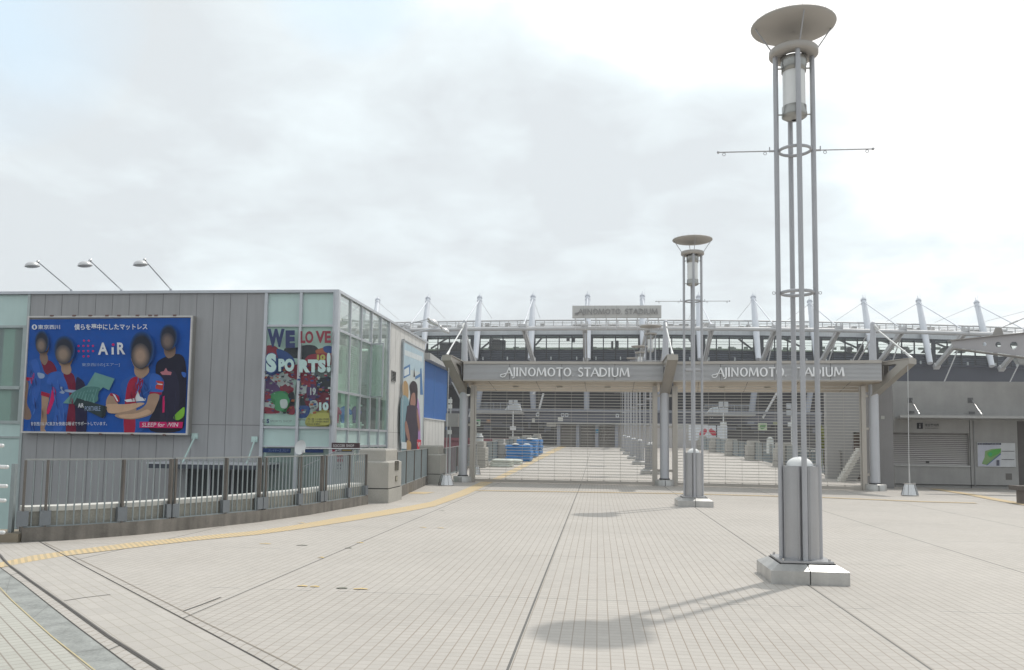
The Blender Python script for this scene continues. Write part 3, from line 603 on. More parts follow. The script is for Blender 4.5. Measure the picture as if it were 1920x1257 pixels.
# terraces on both sides
for x0, x1, yt, yb in ((884, 976, 770.5, 775.5), (1322, 1417, 775.5, 780.5)):
    a_, b_ = P(x0, yt, 86), P(x1, yb, 86); te = MB(); te.box(a_.x, b_.x, 86, 91.5, b_.z, a_.z)
    o = te.build('terrace', mat('terrace_concrete', (.36, .36, .35), .7, 0, .1, 1), st)
    r = MB(); zt_ = a_.z+.85; r.tube((a_.x, 86.1, zt_), (b_.x, 86.1, zt_), .035, .035, 6)
    n = 34
    for k in range(n+1): xx = a_.x+(b_.x-a_.x)*k/n; r.tube((xx, 86.1, a_.z), (xx, 86.1, zt_), .018 if k % 5 else .04, None, 4, False)
    r.build('terrace_railing', mat('terrace_rail', (.30, .33, .37), .5), st)
# big name board on the roof
q0, q1 = S(1073, 596, 83.6), S(1240, 597.5, 83.6); q2 = S(1073, 573.5, 83.6)
bd = thing('roof_sign', (q0.x, q0.y, q0.z), 'long pale name board lettered in raised capitals standing on the stadium roof edge', 'sign board')
Hh = q2.z-q0.z; yy = q0.y
B('board', mat('board_beige_grey', (.60, .59, .56), .6, 0, .06, .8), bd, lambda q: q.box(q0.x, q1.x, yy, yy+.5, q0.z, q2.z))
b = MB()
for k in range(1, 8): xx = q0.x+(q1.x-q0.x)*k/8; b.box(xx-.01, xx+.01, yy-.006, yy, q0.z, q2.z)
b.build('panel_joint', mat('board_joint', (.36, .35, .33), .6), bd)
b = MB()
for k in range(9): xx = q0.x+.3+(q1.x-q0.x-.6)*k/8; b.tube((xx, yy+.3, q0.z), (xx, yy+.3, Zr-.2), .05, .05, 6); b.tube((xx, yy+.3, q0.z), (xx+.3, yy+.9, Zr), .03, .03, 5)
b.tube((q0.x, yy+.3, q0.z-.7), (q1.x, yy+.3, q0.z-.7), .05, .05, 6); b.build('support_frame', ring_white, bd)
W = q1.x-q0.x
sign_letters('aJINOMOTO. STADIUM', 'lettering', mat('board_letter_grey', (.36, .35, .34), .5, .3, .08, 2), bd, V(q0.x+W*.055, yy-.16, q0.z+Hh*.28), V(1, 0, 0), V(0, 0, 1), Hh*.44, W*.91, .14)
# ================================================= STREET LAMPS
def make_lamp(cx, cy, z0_, label):
    z = z0_
    r = thing('street_lamp', (cx, cy, z), label, 'street lamp', 'tall four-post lamps in a row down the bridge')
    H2 = .435
    def base(q):
        for x0, x1 in ((-H2, -.006), (.006, H2)):
            q.box(cx+x0, cx+x1, cy-H2, cy+H2, z, z+.15)
            a0, a1 = x0*(.74 if abs(x0) > .1 else 1), x1*(.74 if abs(x1) > .1 else 1)
            q.hexa([(cx+x0, cy-H2, z+.15), (cx+x1, cy-H2, z+.15), (cx+x1, cy+H2, z+.15), (cx+x0, cy+H2, z+.15), (cx+a0, cy-.31, z+.215), (cx+a1, cy-.31, z+.215), (cx+a1, cy+.31, z+.215), (cx+a0, cy+.31, z+.215)])
    B('base_block', base_metal, r, base)
    B('base_joint', dark_gap, r, lambda q: q.box(cx-H2+.01, cx+H2-.01, cy-H2+.01, cy+H2-.01, z, z+.14))
    B('base_plate', lamp_housing, r, lambda q: (q.box(cx-.30, cx+.30, cy-.30, cy+.30, z+.222, z+.245),))
    for bx_, by_ in ((-.26, -.26), (.26, -.26), (.26, .26), (-.26, .26)): B('bolt', stainless, r, lambda q: q.tube((cx+bx_, cy+by_, z+.245), (cx+bx_, cy+by_, z+.27), .014, .014, 6))
    B('plate_gasket', dark_gap, r, lambda q: q.box(cx-.315, cx+.315, cy-.315, cy+.315, z+.215, z+.222))
    def hous(q):   # fluted housing between the posts
        n = 64; vs = []
        for zz in (z+.245, z+1.33):
            for i in range(n):
                t = 2*math.pi*i/n; fl = abs(math.sin(2*t)); rr = .158+.052*min(1, fl*1.9)
                vs.append((cx+rr*math.cos(t), cy+rr*math.sin(t), zz))
        q.add(vs, [(i, (i+1) % n, n+(i+1) % n, n+i) for i in range(n)], True); q.add(vs[n:], [tuple(range(n))])
        for k in range(4):
            for dt in (-.36, .36):
                t = k*math.pi/2+math.pi/4+dt*1.25; q.beam((cx+.212*math.cos(t), cy+.212*math.sin(t), z+.25), (cx+.212*math.cos(t), cy+.212*math.sin(t), z+1.325), .012, .012)
    B('housing', lamp_housing, r, hous)
    B('housing_dome', frosted, r, lambda q: q.dome((cx, cy, z+1.333), .155, .11))
    for k in range(4):
        t = k*math.pi/2; x, y = cx+.222*math.cos(t), cy+.222*math.sin(t)
        B('post', steel_lamp, r, lambda q: q.tube((x, y, z+.245), (x, y, z+6.485), .031, .031, 16))
    for zz in (3.432, 5.213):
        B('tie_ring', steel_lamp, r, lambda q: q.torus((cx, cy, z+zz), .188, .016, (0, 0, 1), 36, 8, 1.3))
    for sx in (-1, 1):
        def eye(q):
            q.torus((cx+sx*.275, cy, z+3.432), .017, .004, (0, 1, 0), 14, 6); q.tube((cx+sx*.25, cy, z+3.432), (cx+sx*.262, cy, z+3.432), .006, .006, 6)
        B('eyelet', steel_lamp, r, eye)
        def arm(q):
            q.tube((cx+sx*.25, cy, z+5.213), (cx+sx*.93, cy, z+5.213), .0085, .0085, 8); q.dome((cx+sx*.93, cy, z+5.213), .018, .018, 10, 4, (sx, 0, 0)); q.dome((cx+sx*.93, cy, z+5.213), .018, .018, 10, 4, (-sx, 0, 0))
            q.tube((cx+sx*.25, cy, z+5.213), (cx+sx*.31, cy, z+5.213), .014, .014, 8); q.box(cx+sx*.305-.006, cx+sx*.305+.006, cy-.005, cy+.005, z+5.213, z+5.264)
            for d in (.36, .86): q.torus((cx+sx*d, cy, z+5.185), .018, .004, (0, 1, 0), 12, 6)
        B('banner_arm', steel_lamp, r, arm)
    B('lantern_glass', frosted, r, lambda q: q.lathe([(.135, z+5.692), (.135, z+6.282)], cx, cy, 32))
    B('lantern_collar', eyemat, r, lambda q: q.lathe([(.06, z+6.394), (.15, z+6.394), (.155, z+6.373), (.155, z+6.292), (.147, z+6.272), (.147, z+6.211), (.138, z+6.211)], cx, cy, 32))
    B('lantern_foot', eyemat, r, lambda q: q.lathe([(.139, z+5.773), (.147, z+5.768), (.147, z+5.692), (.152, z+5.681), (.150, z+5.641), (.11, z+5.615), (.03, z+5.600)], cx, cy, 32))
    def brk(q):
        for k in range(4):
            t = k*math.pi/2
            for zz in (5.671, 6.262): q.tube((cx+.14*math.cos(t), cy+.14*math.sin(t), z+zz), (cx+.20*math.cos(t), cy+.20*math.sin(t), z+zz), .010, .010, 8)
    B('lantern_bracket', eyemat, r, brk)
    B('head_ring', disc_mat, r, lambda q: q.lathe([(.13, z+6.455), (.13, z+6.414), (.28, z+6.414), (.295, z+6.429), (.295, z+6.485), (.28, z+6.501), (.17, z+6.516)], cx, cy, 40))
    B('reflector', disc_mat, r, lambda q: q.lathe([(.01, z+6.742), (.15, z+6.745), (.34, z+6.757), (.47, z+6.78), (.505, z+6.80), (.512, z+6.815), (.50, z+6.828), (.30, z+6.84), (.01, z+6.845)], cx, cy, 64))
    for k in range(4):
        t = k*math.pi/2+.05
        B('head_stay', steel_lamp, r, lambda q: q.tube((cx+.26*math.cos(t), cy+.26*math.sin(t), z+6.47), (cx+.47*math.cos(t), cy+.47*math.sin(t), z+6.785), .008, .008, 6))
    def spk(q):
        for k in range(20):
            t = 2*math.pi*k/20; q.tube((cx+.49*math.cos(t), cy+.49*math.sin(t), z+6.82), (cx+.49*math.cos(t), cy+.49*math.sin(t), z+6.875), .0035, .002, 4)
    B('bird_spikes', eyemat, r, spk)
    return r
lamp0 = make_lamp(2.41, 10.28, 0, 'nearest and tallest-looking four-post lamp with fluted base standing on the open plaza')
for i, (y, lab) in enumerate([(21.4, 'second four-post lamp on the plaza just in front of the barred gates'), (38.6, 'four-post lamp just behind the centre gate column, first one inside the gates'), (48.2, 'second four-post lamp inside the gates, seen through the bars'),
        (56.4, 'third four-post lamp inside the gates, in the middle of the lamp row'), (66.0, 'fourth four-post lamp inside the gates, next to last of the row'), (75.5, 'farthest four-post lamp of the row, close to the ticket hall shutters')]):
    copy_thing(lamp0, (2.41, y, rz(y)), lab)
# floor stains around the near base stay in the tiles
# ================================================= ENTRANCE GATE
A0, B0, C0 = V(-5.42, 31.0, 0), V(2.42, 30.9, 0), V(9.62, 30.15, 0)
gt = thing('entrance_gate', (2.42, 30.9, 0), 'wide double-bay stadium entrance gate with louvred name beams, three masts and closed grilles', 'gate')
def plane_pt(x, y, a, b_, off=0.0):      # picture point on the vertical plane through a-b pushed back by off
    n = V(-(b_-a).y, (b_-a).x, 0).normalized(); a = a+n*off; d = ray(x, y); t = (a-EY).dot(n)/d.dot(n); return d*t+EY
zt, zf_, zb_ = P(1000, 683.5, 30.3).z, P(1000, 713, 30.3).z, None
zcap = P(1000, 677, 30.0).z
zback = P(1000, 734, 32.6).z
colr = {}
for n_, (a, b_, x0, x1, xe0, xe1) in enumerate([(A0, B0, 869, 1243, 930, 1182), (B0, C0, 1262, 1653, 1326, 1585)]):
    d = (b_-a).normalized(); nn_ = V(-d.y, d.x, 0); fo = -.75
    pa, pb = plane_pt(x0, 700, a, b_, fo), plane_pt(x1, 700, a, b_, fo); pa.z = pb.z = 0
    L_ = (pb-pa).length
    def pt(s, t, z): return pa + d*s + nn_*t + V(0, 0, z)
    def front(q):
        q.hexa([pt(0, 0, zf_), pt(L_, 0, zf_), pt(L_, .1, zf_), pt(0, .1, zf_), pt(0, 0, zt), pt(L_, 0, zt), pt(L_, .1, zt), pt(0, .1, zt)])
        k = 13; hh = (zt-zf_)/k
        for j in range(k): z_ = zf_+hh*j; q.hexa([pt(0, -.035, z_+hh*.2), pt(L_, -.035, z_+hh*.2), pt(L_, 0, z_+.0), pt(0, 0, z_), pt(0, -.022, z_+hh*.82), pt(L_, -.022, z_+hh*.82), pt(L_, 0, z_+hh*.82), pt(0, 0, z_+hh*.82)])
    bm = B('name_beam', gate_panel, gt, front)
    B('panel_joint', dark_gap, bm, lambda q: [q.hexa([pt(s-.008, -.03, zf_), pt(s+.008, -.03, zf_), pt(s+.008, 0, zf_), pt(s-.008, 0, zf_), pt(s-.008, -.03, zt), pt(s+.008, -.03, zt), pt(s+.008, 0, zt), pt(s-.008, 0, zt)]) for s in [L_*f for f in (.236, .50, .764)]])
    B('beam_cap', gate_trim, gt, lambda q: (q.hexa([pt(0, -.06, zt), pt(L_, -.06, zt), pt(L_, 2.4, zt), pt(0, 2.4, zt), pt(0, -.055, zcap), pt(L_, -.055, zcap), pt(L_, 2.3, zcap+.05), pt(0, 2.3, zcap+.05)]), q.hexa([pt(0, -.05, zf_-.045), pt(L_, -.05, zf_-.045), pt(L_, .1, zf_-.045), pt(0, .1, zf_-.045), pt(0, -.05, zf_), pt(L_, -.05, zf_), pt(L_, .1, zf_), pt(0, .1, zf_)])))
    so = B('soffit', gate_soffit, gt, lambda q: q.hexa([pt(0, .1, zf_-.05), pt(L_, .1, zf_-.05), pt(L_, 2.3, zback), pt(0, 2.3, zback), pt(0, .1, zf_+.02), pt(L_, .1, zf_+.02), pt(L_, 2.3, zt), pt(0, 2.3, zt)]))
    def sj(q):
        for f in (.128, .37, .615, .86): s = L_*f; q.hexa([pt(s-.006, .1, zf_-.054), pt(s+.006, .1, zf_-.054), pt(s+.006, 2.3, zback-.004), pt(s-.006, 2.3, zback-.004), pt(s-.006, .1, zf_-.04), pt(s+.006, .1, zf_-.04), pt(s+.006, 2.3, zback+.01), pt(s-.006, 2.3, zback+.01)])
    B('soffit_joint', dark_gap, so, sj)
    for f in (.25, .48, .73):
        cpt = pt(L_*f, 1.2, (zf_+zback)/2-.05); B('downlight', mat('downlight_cream', (.6, .56, .48), .4), so, lambda q: q.lathe([(.11, cpt.z+.01), (.12, cpt.z-.02), (.07, cpt.z-.025), (.001, cpt.z-.02)], cpt.x, cpt.y, 18))
    l0, l1 = plane_pt(xe0, 706, a, b_, fo-.09), plane_pt(xe1, 706, a, b_, fo-.09)
    l0.z = l1.z = P(1060, 706.5, 30.2).z; sign_letters('aJINOMOTO. STADIUM', 'lettering', letter_mat, bm, l0+d*.28, d, V(0, 0, 1), P(1060, 690, 30.2).z-l0.z, (l1-l0).length-.28, .07)
    # grille
    g0, g1 = (plane_pt(889, 850, a, b_), plane_pt(1226, 850, a, b_)) if n_ == 0 else (plane_pt(1268, 850, a, b_), plane_pt(1616, 850, a, b_))
    g0.z = g1.z = 0; Lg = (g1-g0).length
    def gp(s, t, z): return g0+d*s+nn_*t+V(0, 0, z)
    def bars(q):
        k = 34; top = zback+.1
        for j in range(k): z_ = .16+(top-.16)*j/(k-1); q.beam(gp(0, 0, z_), gp(Lg, 0, z_), .016, .020)
        m_ = 11
        for j in range(1, m_): q.tube(gp(Lg*j/m_, -.012, .1), gp(Lg*j/m_, -.012, top), .0055, .0055, 5)
        for s in (.03, Lg-.03): q.beam(gp(s, 0, 0), gp(s, 0, top), .05, .05)
    gr = B('grille', grille_mat, gt, bars)
    def bot(q):
        q.beam(gp(0, -.01, .07), gp(Lg, -.01, .07), .05, .11)
        for j in range(0, 12): q.beam(gp(Lg*j/11-.02, -.03, .14), gp(Lg*j/11+.02, -.03, .14), .03, .05)
    B('bottom_rail', gate_trim, gr, bot)
for i, (o_, xc, pxl, pxr, side) in enumerate([(A0, 868.5, 881, 889.5, -1), (B0, 1246, 1225, 1232, 0), (C0, 1640, 1615.5, 1626, 1)]):
    yb = {0: 893, 1: 898, 2: 909}[i]; w2 = .165
    c0 = plane_pt(xc, 850, A0 if i == 0 else B0, B0 if i == 0 else C0); c0 = V(c0.x, c0.y, 0); colr[i] = c0
    zt2 = zback+.05
    B('column', gate_col, gt, lambda q: q.tube(c0+V(0, 0, .22), c0+V(0, 0, zf_+.3), w2, w2, 24))
    def drum(q):
        q.lathe([(.001, .225), (.33, .225), (.36, .20), (.37, 0)], c0.x, c0.y, 32)
    dr = B('base_drum', base_metal, gt, drum)
    B('collar', dark_gap, dr, lambda q: q.lathe([(.20, .226), (.20, .262), (.16, .262)], c0.x, c0.y, 24))
    B('drum_seam', dark_gap, dr, lambda q: (q.box(c0.x-.008, c0.x+.008, c0.y-.374, c0.y-.3, 0, .2),))
    # flat posts carrying the grille guides
    for px in ([pxl+4] if i != 1 else [1228.5, 1264.5]):
        p = plane_pt(px, 850, A0 if i == 0 else B0, B0 if i == 0 else C0) ; p.z = 0
        ds = 1 if p.x > c0.x else -1
        def pst(q):
            q.box(p.x-.075, p.x+.075, p.y-.1, p.y+.1, 0, zback+.12)
            for zz in (.5, 2.1, 3.25): q.box(min(p.x, c0.x), max(p.x, c0.x), p.y-.03, p.y+.03, zz, zz+.09)
        B('guide_post', gate_trim, gt, pst)
    # mast above
    tpx = {0: (871.5, 599), 1: (1248, 599), 2: (1636.5, 602)}[i]; bpx = {0: (871, 676), 1: (1247.5, 676), 2: (1636.5, 681)}[i]
    mt_, mb_ = P(*tpx, c0.y+.2), P(*bpx, c0.y+.2)
    mb_.z = zt
    B('mast', gate_col, gt, lambda q: (q.tube(mb_, mt_+V(0, 0, -.12), .135, .085, 20), q.dome(mt_+V(0, 0, -.12), .085, .1, 16, 5)))
    tip = {0: P(838, 668, 29.5), 1: P(1261, 667, 28.9), 2: P(1710, 674, 28.9)}[i]
    B('stay_rod', alu_white, gt, lambda q: (q.tube(mt_+V(0, 0, -.2), tip+V(0, 0, .06), .028, .028, 8), q.tube(tip+V(0, 0, .04), tip+(mt_-tip)*.14, .05, .035, 8), q.tube(mt_+(tip-mt_)*.04+V(0, 0, -.1), mt_+(tip-mt_)*.15+V(0, 0, -.1), .045, .035, 8)))
    bk = {0: P(888, 674, 33.2), 1: P(1237, 676, 33.2), 2: P(1597, 677, 33.2)}[i]
    B('back_stay', gate_col, gt, lambda q: q.tube(mt_+V(0, 0, -.5), V(bk.x, bk.y, zt), .02, .035, 8))
    # raking bracket: two side plates with a hole, top flange and sloped soffit
    dv = tip-c0; dv.z = 0; ln = dv.length; dv.normalize(); sd = V(-dv.y, dv.x, 0)*.15; th = V(-dv.y, dv.x, 0)*.02
    zlow = P({0: 880, 1: 1240, 2: 1650}[i], {0: 737, 1: 737, 2: 740}[i], c0.y-.3).z
    r0 = .05
    prof = [(r0, zlow-.05), (ln, tip.z-.16), (ln, tip.z), (ln-.12, tip.z), (r0, zt+.02)]
    def br(q):
        for s in (-1, 1):
            outer = [c0*1.0+dv*a_+sd*s+V(0, 0, h) for a_, h in prof]
            # plate with an opening, made as a ring of quads
            cxr = sum(a_ for a_, h in prof)/5*.86; czr = (zlow+zt)/2+.42; inn = [(cxr+(a_-cxr)*.34, czr+(h-czr)*.34) for a_, h in prof]
            n = 5; ov = [c0+dv*a_+sd*s+V(0, 0, h) for a_, h in prof]; iv = [c0+dv*a_+sd*s+V(0, 0, h) for a_, h in inn]
            t2 = th*s
            q.add(ov+iv+[v-t2 for v in ov]+[v-t2 for v in iv], [(k, (k+1) % n, n+(k+1) % n, n+k) for k in range(n)]+[(2*n+k, 2*n+(k+1) % n, 3*n+(k+1) % n, 3*n+k) for k in range(n)]+[(n+k, n+(k+1) % n, 3*n+(k+1) % n, 3*n+k) for k in range(n)]+[(k, (k+1) % n, 2*n+(k+1) % n, 2*n+k) for k in range(n)])
        e = [c0+dv*r0+V(0, 0, zlow-.05), c0+dv*ln+V(0, 0, tip.z-.16), c0+dv*ln+V(0, 0, tip.z+.01), c0+dv*r0+V(0, 0, zt+.03)]
        f = sd*1.25
        q.hexa([e[0]-f, e[0]+f, e[1]+f, e[1]-f, e[0]-f+V(0, 0, .03), e[0]+f+V(0, 0, .03), e[1]+f+V(0, 0, .03), e[1]-f+V(0, 0, .03)])
        q.hexa([e[3]-f, e[3]+f, e[2]+f, e[2]-f, e[3]-f+V(0, 0, .03), e[3]+f+V(0, 0, .03), e[2]+f+V(0, 0, .03), e[2]-f+V(0, 0, .03)])
        q.hexa([e[1]-f, e[1]+f, e[1]+f+dv*.03, e[1]-f+dv*.03, e[2]-f, e[2]+f, e[2]+f+dv*.03, e[2]-f+dv*.03])
    B('bracket', gate_trim, gt, br)
# extra wing plate behind the left column
w0, w1 = P(851, 722, 33), P(866, 748, 33)
B('rear_brace', gate_col, gt, lambda q: q.prism([P(846, 716, 32.4), P(853, 720, 32.4), P(864, 738, 32.4), P(864, 752, 32.4)], (0, .12, 0)))
# small camera under the left end of the beam
cm = thing('security_camera', tuple(P(878, 741, 30.6)), 'small dome security camera under the left end of the gate beam', 'camera'); pc = P(878, 741, 30.6)
B('mount', dark_gap, cm, lambda q: q.tube(pc+V(0, 0, .3), pc+V(0, 0, .03), .05, .06, 10)); B('dome', frosted, cm, lambda q: q.dome(pc+V(0, 0, .03), .07, -.08, 14, 5))
# cables held by conical weights
def anchor(px, yb, topx, topy, Yt, label, inside=False, wpx=30):
    g = (GR if inside else G)(px, yb-4); r = thing('cable_anchor', tuple(g), label, 'cable weight', 'wires held down by steel weights at the gate')
    rb = wpx/2/F*g.y; tp = P(topx, topy, Yt)
    def wt(q):
        n = 12; q.lathe([(rb*.97, g.z), (rb, g.z+.03), (rb*.64, g.z+.36), (rb*.68, g.z+.37), (rb*.68, g.z+.40), (.001, g.z+.41)], g.x, g.y, n, False)
    wgt = B('weight', stainless, r, wt)
    B('seams', dark_gap, wgt, lambda q: [q.tube((g.x+rb*1.003*math.cos(t), g.y+rb*1.003*math.sin(t), g.z+.03), (g.x+rb*.645*math.cos(t), g.y+rb*.645*math.sin(t), g.z+.36), .006, .006, 4) for t in [2*math.pi*k/6 for k in range(6)]])
    B('cable', mat('cable_pale', (.5, .5, .49), .5, .1), r, lambda q: (q.tube(g+V(0, 0, .41), V(g.x, g.y, g.z+1.25), .028, .012, 8), q.tube(V(g.x, g.y, g.z+1.25), tp, .011, .011, 6)))
    return r
anchor(836, 915, 841.5, 690, 29.4, 'steel weight and wire left of the gate, in front of the second concrete pillar')
anchor(1706, 934, 1702, 682, 28.9, 'steel weight and wire on the right, in front of the shuttered kiosk window')
anchor(893.5, 895, 891, 740, 34.2, 'steel weight and wire just inside the left gate bay beside the first pillar', True, 15)

# ================================================= CONCRETE PILLARS AND RAILINGS
def pillar(x0, x1, y0, y1, z, h, label, plaque=False):
    r = thing('concrete_pillar', ((x0+x1)/2, (y0+y1)/2, z), label, 'pillar', 'stepped concrete pillars along the bridge')
    B('plinth', concrete_light, r, lambda q: q.box(x0-.02, x1+.02, y0-.02, y1+.02, z, z+.34))
    B('groove', dark_gap, r, lambda q: q.box(x0+.015, x1-.015, y0+.015, y1-.015, z+.34, z+.365))
    def bd(q):
        ch = .035; q.box(x0, x1, y0, y1, z+.365, z+h-.34)
        q.hexa([(x0, y0, z+h-.34), (x1, y0, z+h-.34), (x1, y1, z+h-.34), (x0, y1, z+h-.34), (x0+.07, y0+.07, z+h-.30), (x1-.07, y0+.07, z+h-.30), (x1-.07, y1-.07, z+h-.30), (x0+.07, y1-.07, z+h-.30)])
    B('shaft', concrete_light, r, bd)
    def cp(q):
        q.box(x0+.1, x1-.1, y0+.1, y1-.1, z+h-.30, z+h-.04)
        q.hexa([(x0+.1, y0+.1, z+h-.04), (x1-.1, y0+.1, z+h-.04), (x1-.1, y1-.1, z+h-.04), (x0+.1, y1-.1, z+h-.04), (x0+.13, y0+.13, z+h), (x1-.13, y0+.13, z+h), (x1-.13, y1-.13, z+h), (x0+.13, y1-.13, z+h)])
    B('cap', concrete_light, r, cp)
    if plaque:
        def pl(q): q.box(x1, x1+.012, (y0+y1)/2-.05, (y0+y1)/2+.33, z+.78, z+1.02)
        B('plaque', mat('plaque_bronze', (.07, .065, .05), .45, .5), r, pl)
        b = MB()
        for k in range(6): b.box(x1+.012, x1+.016, (y0+y1)/2-.02, (y0+y1)/2+.02+.24*random.random(), z+.80+k*.035, z+.808+k*.035)
        b.build('plaque_text', flat('plaque_text', 150, 145, 125), [o for o in bpy.data.objects if o.parent == r and o.name.startswith('plaque')][0])
        B('socket_box', mat('socket_box', (.2, .19, .15), .5, .4), r, lambda q: (q.box(x1, x1+.015, (y0+y1)/2+.02, (y0+y1)/2+.22, z+.5, z+.64)))
        B('socket_plate', flat('socket_plate', 170, 165, 150), r, lambda q: (q.box(x1+.016, x1+.02, (y0+y1)/2+.06, (y0+y1)/2+.18, z+.53, z+.61)))
    return r
pf = G(727, 944); pr2 = G(750, 925)
PXr = pf.x
pillar(PXr-.88, PXr, pf.y, pf.y+1.35, 0, 1.33, 'nearest concrete pillar with dark plaque at the end of the curved parapet', True)
q2 = G(857, 897); pillar(-5.42-1.0, -5.42-.12, 26.8+2.2, 30.2, 0, 1.36, 'concrete pillar just left of the gate column, behind the cable weight')
lp = [(41.6, 'first stepped concrete pillar inside the left gate bay'), (50.5, 'second concrete pillar inside, behind the white sandbags'), (60.0, 'third concrete pillar inside, behind the blue tarpaulins'), (71, 'fourth concrete pillar inside, past the blue tarpaulins'), (83, 'last concrete pillar on the left, beside the ticket hall')]
for y, lb in lp: pillar(-6.55, -5.65, y, y+1.2, rz(y), 1.34, lb)
rp = [(47.3, 'concrete pillar on the right side inside the gates, nearest to us'), (56.3, 'second concrete pillar on the right side inside the gates'), (65.3, 'third concrete pillar on the right side inside the gates'), (74.5, 'fourth concrete pillar on the right inside, below the white banner'), (83.5, 'farthest concrete pillar on the right side of the bridge')]
for y, lb in rp: pillar(9.9, 10.8, y, y+1.2, rz(y), 1.34, lb)
# bridge edge railings inside
def railing(pts, zb, zt3, label, spacing=.125, postgap=1.9, posts_brown=True, group=None, rbal=.012, pf_=None):
    L_ = [0]
    for p, q in zip(pts[:-1], pts[1:]): L_.append(L_[-1]+(q-p).length)
    def at(s):
        for i in range(len(pts)-1):
            if s <= L_[i+1]+1e-6: f = (s-L_[i])/(L_[i+1]-L_[i]); return pts[i].lerp(pts[i+1], f)
        return pts[-1]
    r = thing('railing', tuple(pts[0]+V(0, 0, zb)), label, 'railing', group or 'grey bar railings along the bridge edges')
    n = max(2, int(L_[-1]/spacing)); T = L_[-1]
    def bal(q):
        for k in range(n+1): p = at(T*k/n); q.tube(p+V(0, 0, zb), p+V(0, 0, zt3-.02), rbal, rbal, 5, False)
    B('balusters', fence_mat, r, bal)
    m_ = max(1, round(T/.6))
    def rl(q, z_, h): [q.beam(at(T*k/m_)+V(0, 0, z_), at(T*(k+1)/m_)+V(0, 0, z_), .045, h) for k in range(m_)]
    B('top_rail', mat('rail_top_worn', (.33, .34, .33), .45, .4, .15, 5), r, lambda q: rl(q, zt3, .022)); B('bottom_rail', fence_mat, r, lambda q: rl(q, zb, .03))
    k_ = max(1, round(T/postgap))
    for f_ in (pf_ or [k/k_ for k in range(k_+1)]):
        p = at(T*f_); d = (at(min(T, T*f_+.1))-at(max(0, T*f_-.1))).normalized()
        po = B('post', fence_post if posts_brown else fence_mat, r, lambda q: q.beam(p+V(0, 0, zb-.05), p+V(0, 0, zt3-.01), .03, .075, V(-d.y, d.x, 0)))
        if rbal > .0115: B('clamp', mat('clamp_grey', (.20, .22, .24), .5, .4), po, lambda q: q.beam(p-d*.075+V(0, 0, zb+.13), p+d*.075+V(0, 0, zb+.13), .085, .22))
    return r
ys = [31.5, 41.6, 50.5, 60.0, 71, 83]
for i, (a, b_) in enumerate(zip(ys[:-1], ys[1:])):
    railing([V(-6.1, a+1.25, rz(a)), V(-6.1, b_-.05, rz(b_))], .12, 1.22, ['railing inside the gate between gate column and first left pillar', 'railing between first and second left pillars inside', 'railing between second and third left pillars, behind the sandbags', 'railing behind the blue tarpaulins on the left side', 'farthest left railing, before the last pillar'][i], .3, 3, rbal=.02)
ys = [35.5, 47.3, 56.3, 65.3, 74.5, 83.5]
for i, (a, b_) in enumerate(zip(ys[:-1], ys[1:])):
    railing([V(10.35, a+1.25, rz(a)), V(10.35, b_-.05, rz(b_))], .12, 1.22, ['railing on the right inside the gate, nearest to the stairs', 'railing between the first and second right-hand pillars inside', 'railing between the second and third right-hand pillars inside', 'railing between the third and fourth right-hand pillars inside', 'farthest right railing, before the last right-hand pillar'][i], .3, 3, rbal=.02)
# curved parapet and its railing, near left
fpx = [(40, 1018), (138, 1012.7), (211, 1007), (255, 1003.6), (364, 992.7), (480, 980), (580, 966), (690, 946)]
fp = [G(x, y) for x, y in fpx]
def offs(pts, dd):
    o = []
    for i, p in enumerate(pts):
        d = (pts[min(i+1, len(pts)-1)]-pts[max(i-1, 0)]).normalized(); o.append(p+V(-d.y, d.x, 0)*dd)
    return o
bk_ = offs(fp, .42)
pw = thing('parapet_wall', tuple(fp[0]), 'low curving concrete parapet with dirt-streaked foot and pale top, left of the plaza', 'parapet')
def wal(z0, z1, f, bck, q):
    n = len(f)
    for i in range(n-1): q.hexa([f[i]+V(0, 0, z0), f[i+1]+V(0, 0, z0), bck[i+1]+V(0, 0, z0), bck[i]+V(0, 0, z0), f[i]+V(0, 0, z1), f[i+1]+V(0, 0, z1), bck[i+1]+V(0, 0, z1), bck[i]+V(0, 0, z1)])
B('foot', stained, pw, lambda q: wal(-1.2, .215, fp, bk_, q))
f2 = offs(fp, .12)
B('body', mat('parapet_body', (.34, .33, .29), .9, 0, .2, 3, .4, 40, .2, .2, .2), pw, lambda q: wal(.2, .44, f2, bk_, q))
f3 = offs(fp, .10); b3 = offs(fp, .45)
B('coping', coping_white, pw, lambda q: wal(.44, .51, f3, b3, q))
f4 = offs(fp, .045)
def sub(pts, x0, x1):    # piece of the railing line between two picture columns
    o = []
    xs = [x for x, y in fpx]
    def ip(x):
        for i in range(len(xs)-1):
            if xs[i] <= x <= xs[i+1]: return pts[i].lerp(pts[i+1], (x-xs[i])/(xs[i+1]-xs[i]))
        return pts[-1]
    return [ip(x0)]+[p for p, x in zip(pts, xs) if x0+3 < x < x1-3]+[ip(x1)]
for (x0, x1, pf2, lb) in ((40, 318, (.0, .13, .62, .995), 'leftmost grey bar railing on the curved parapet, below the large players billboard'), (324, 488, (.005, .56, .985), 'middle grey bar railing on the curved parapet, in front of the dark canopy'), (495, 602, (.01, .56, .99), 'grey bar railing on the parapet directly below the satellite dish'), (607, 688, (.01, .55, .985), 'last grey bar railing on the parapet, touching the nearest pillar')):
    railing(sub(f4, x0, x1), .215, 1.215, lb, .112, 1.55, rbal=.012, pf_=pf2)
e0, e1 = V(PXr-.12, pf.y+1.4, 0), V(-5.95, 28.9, 0)
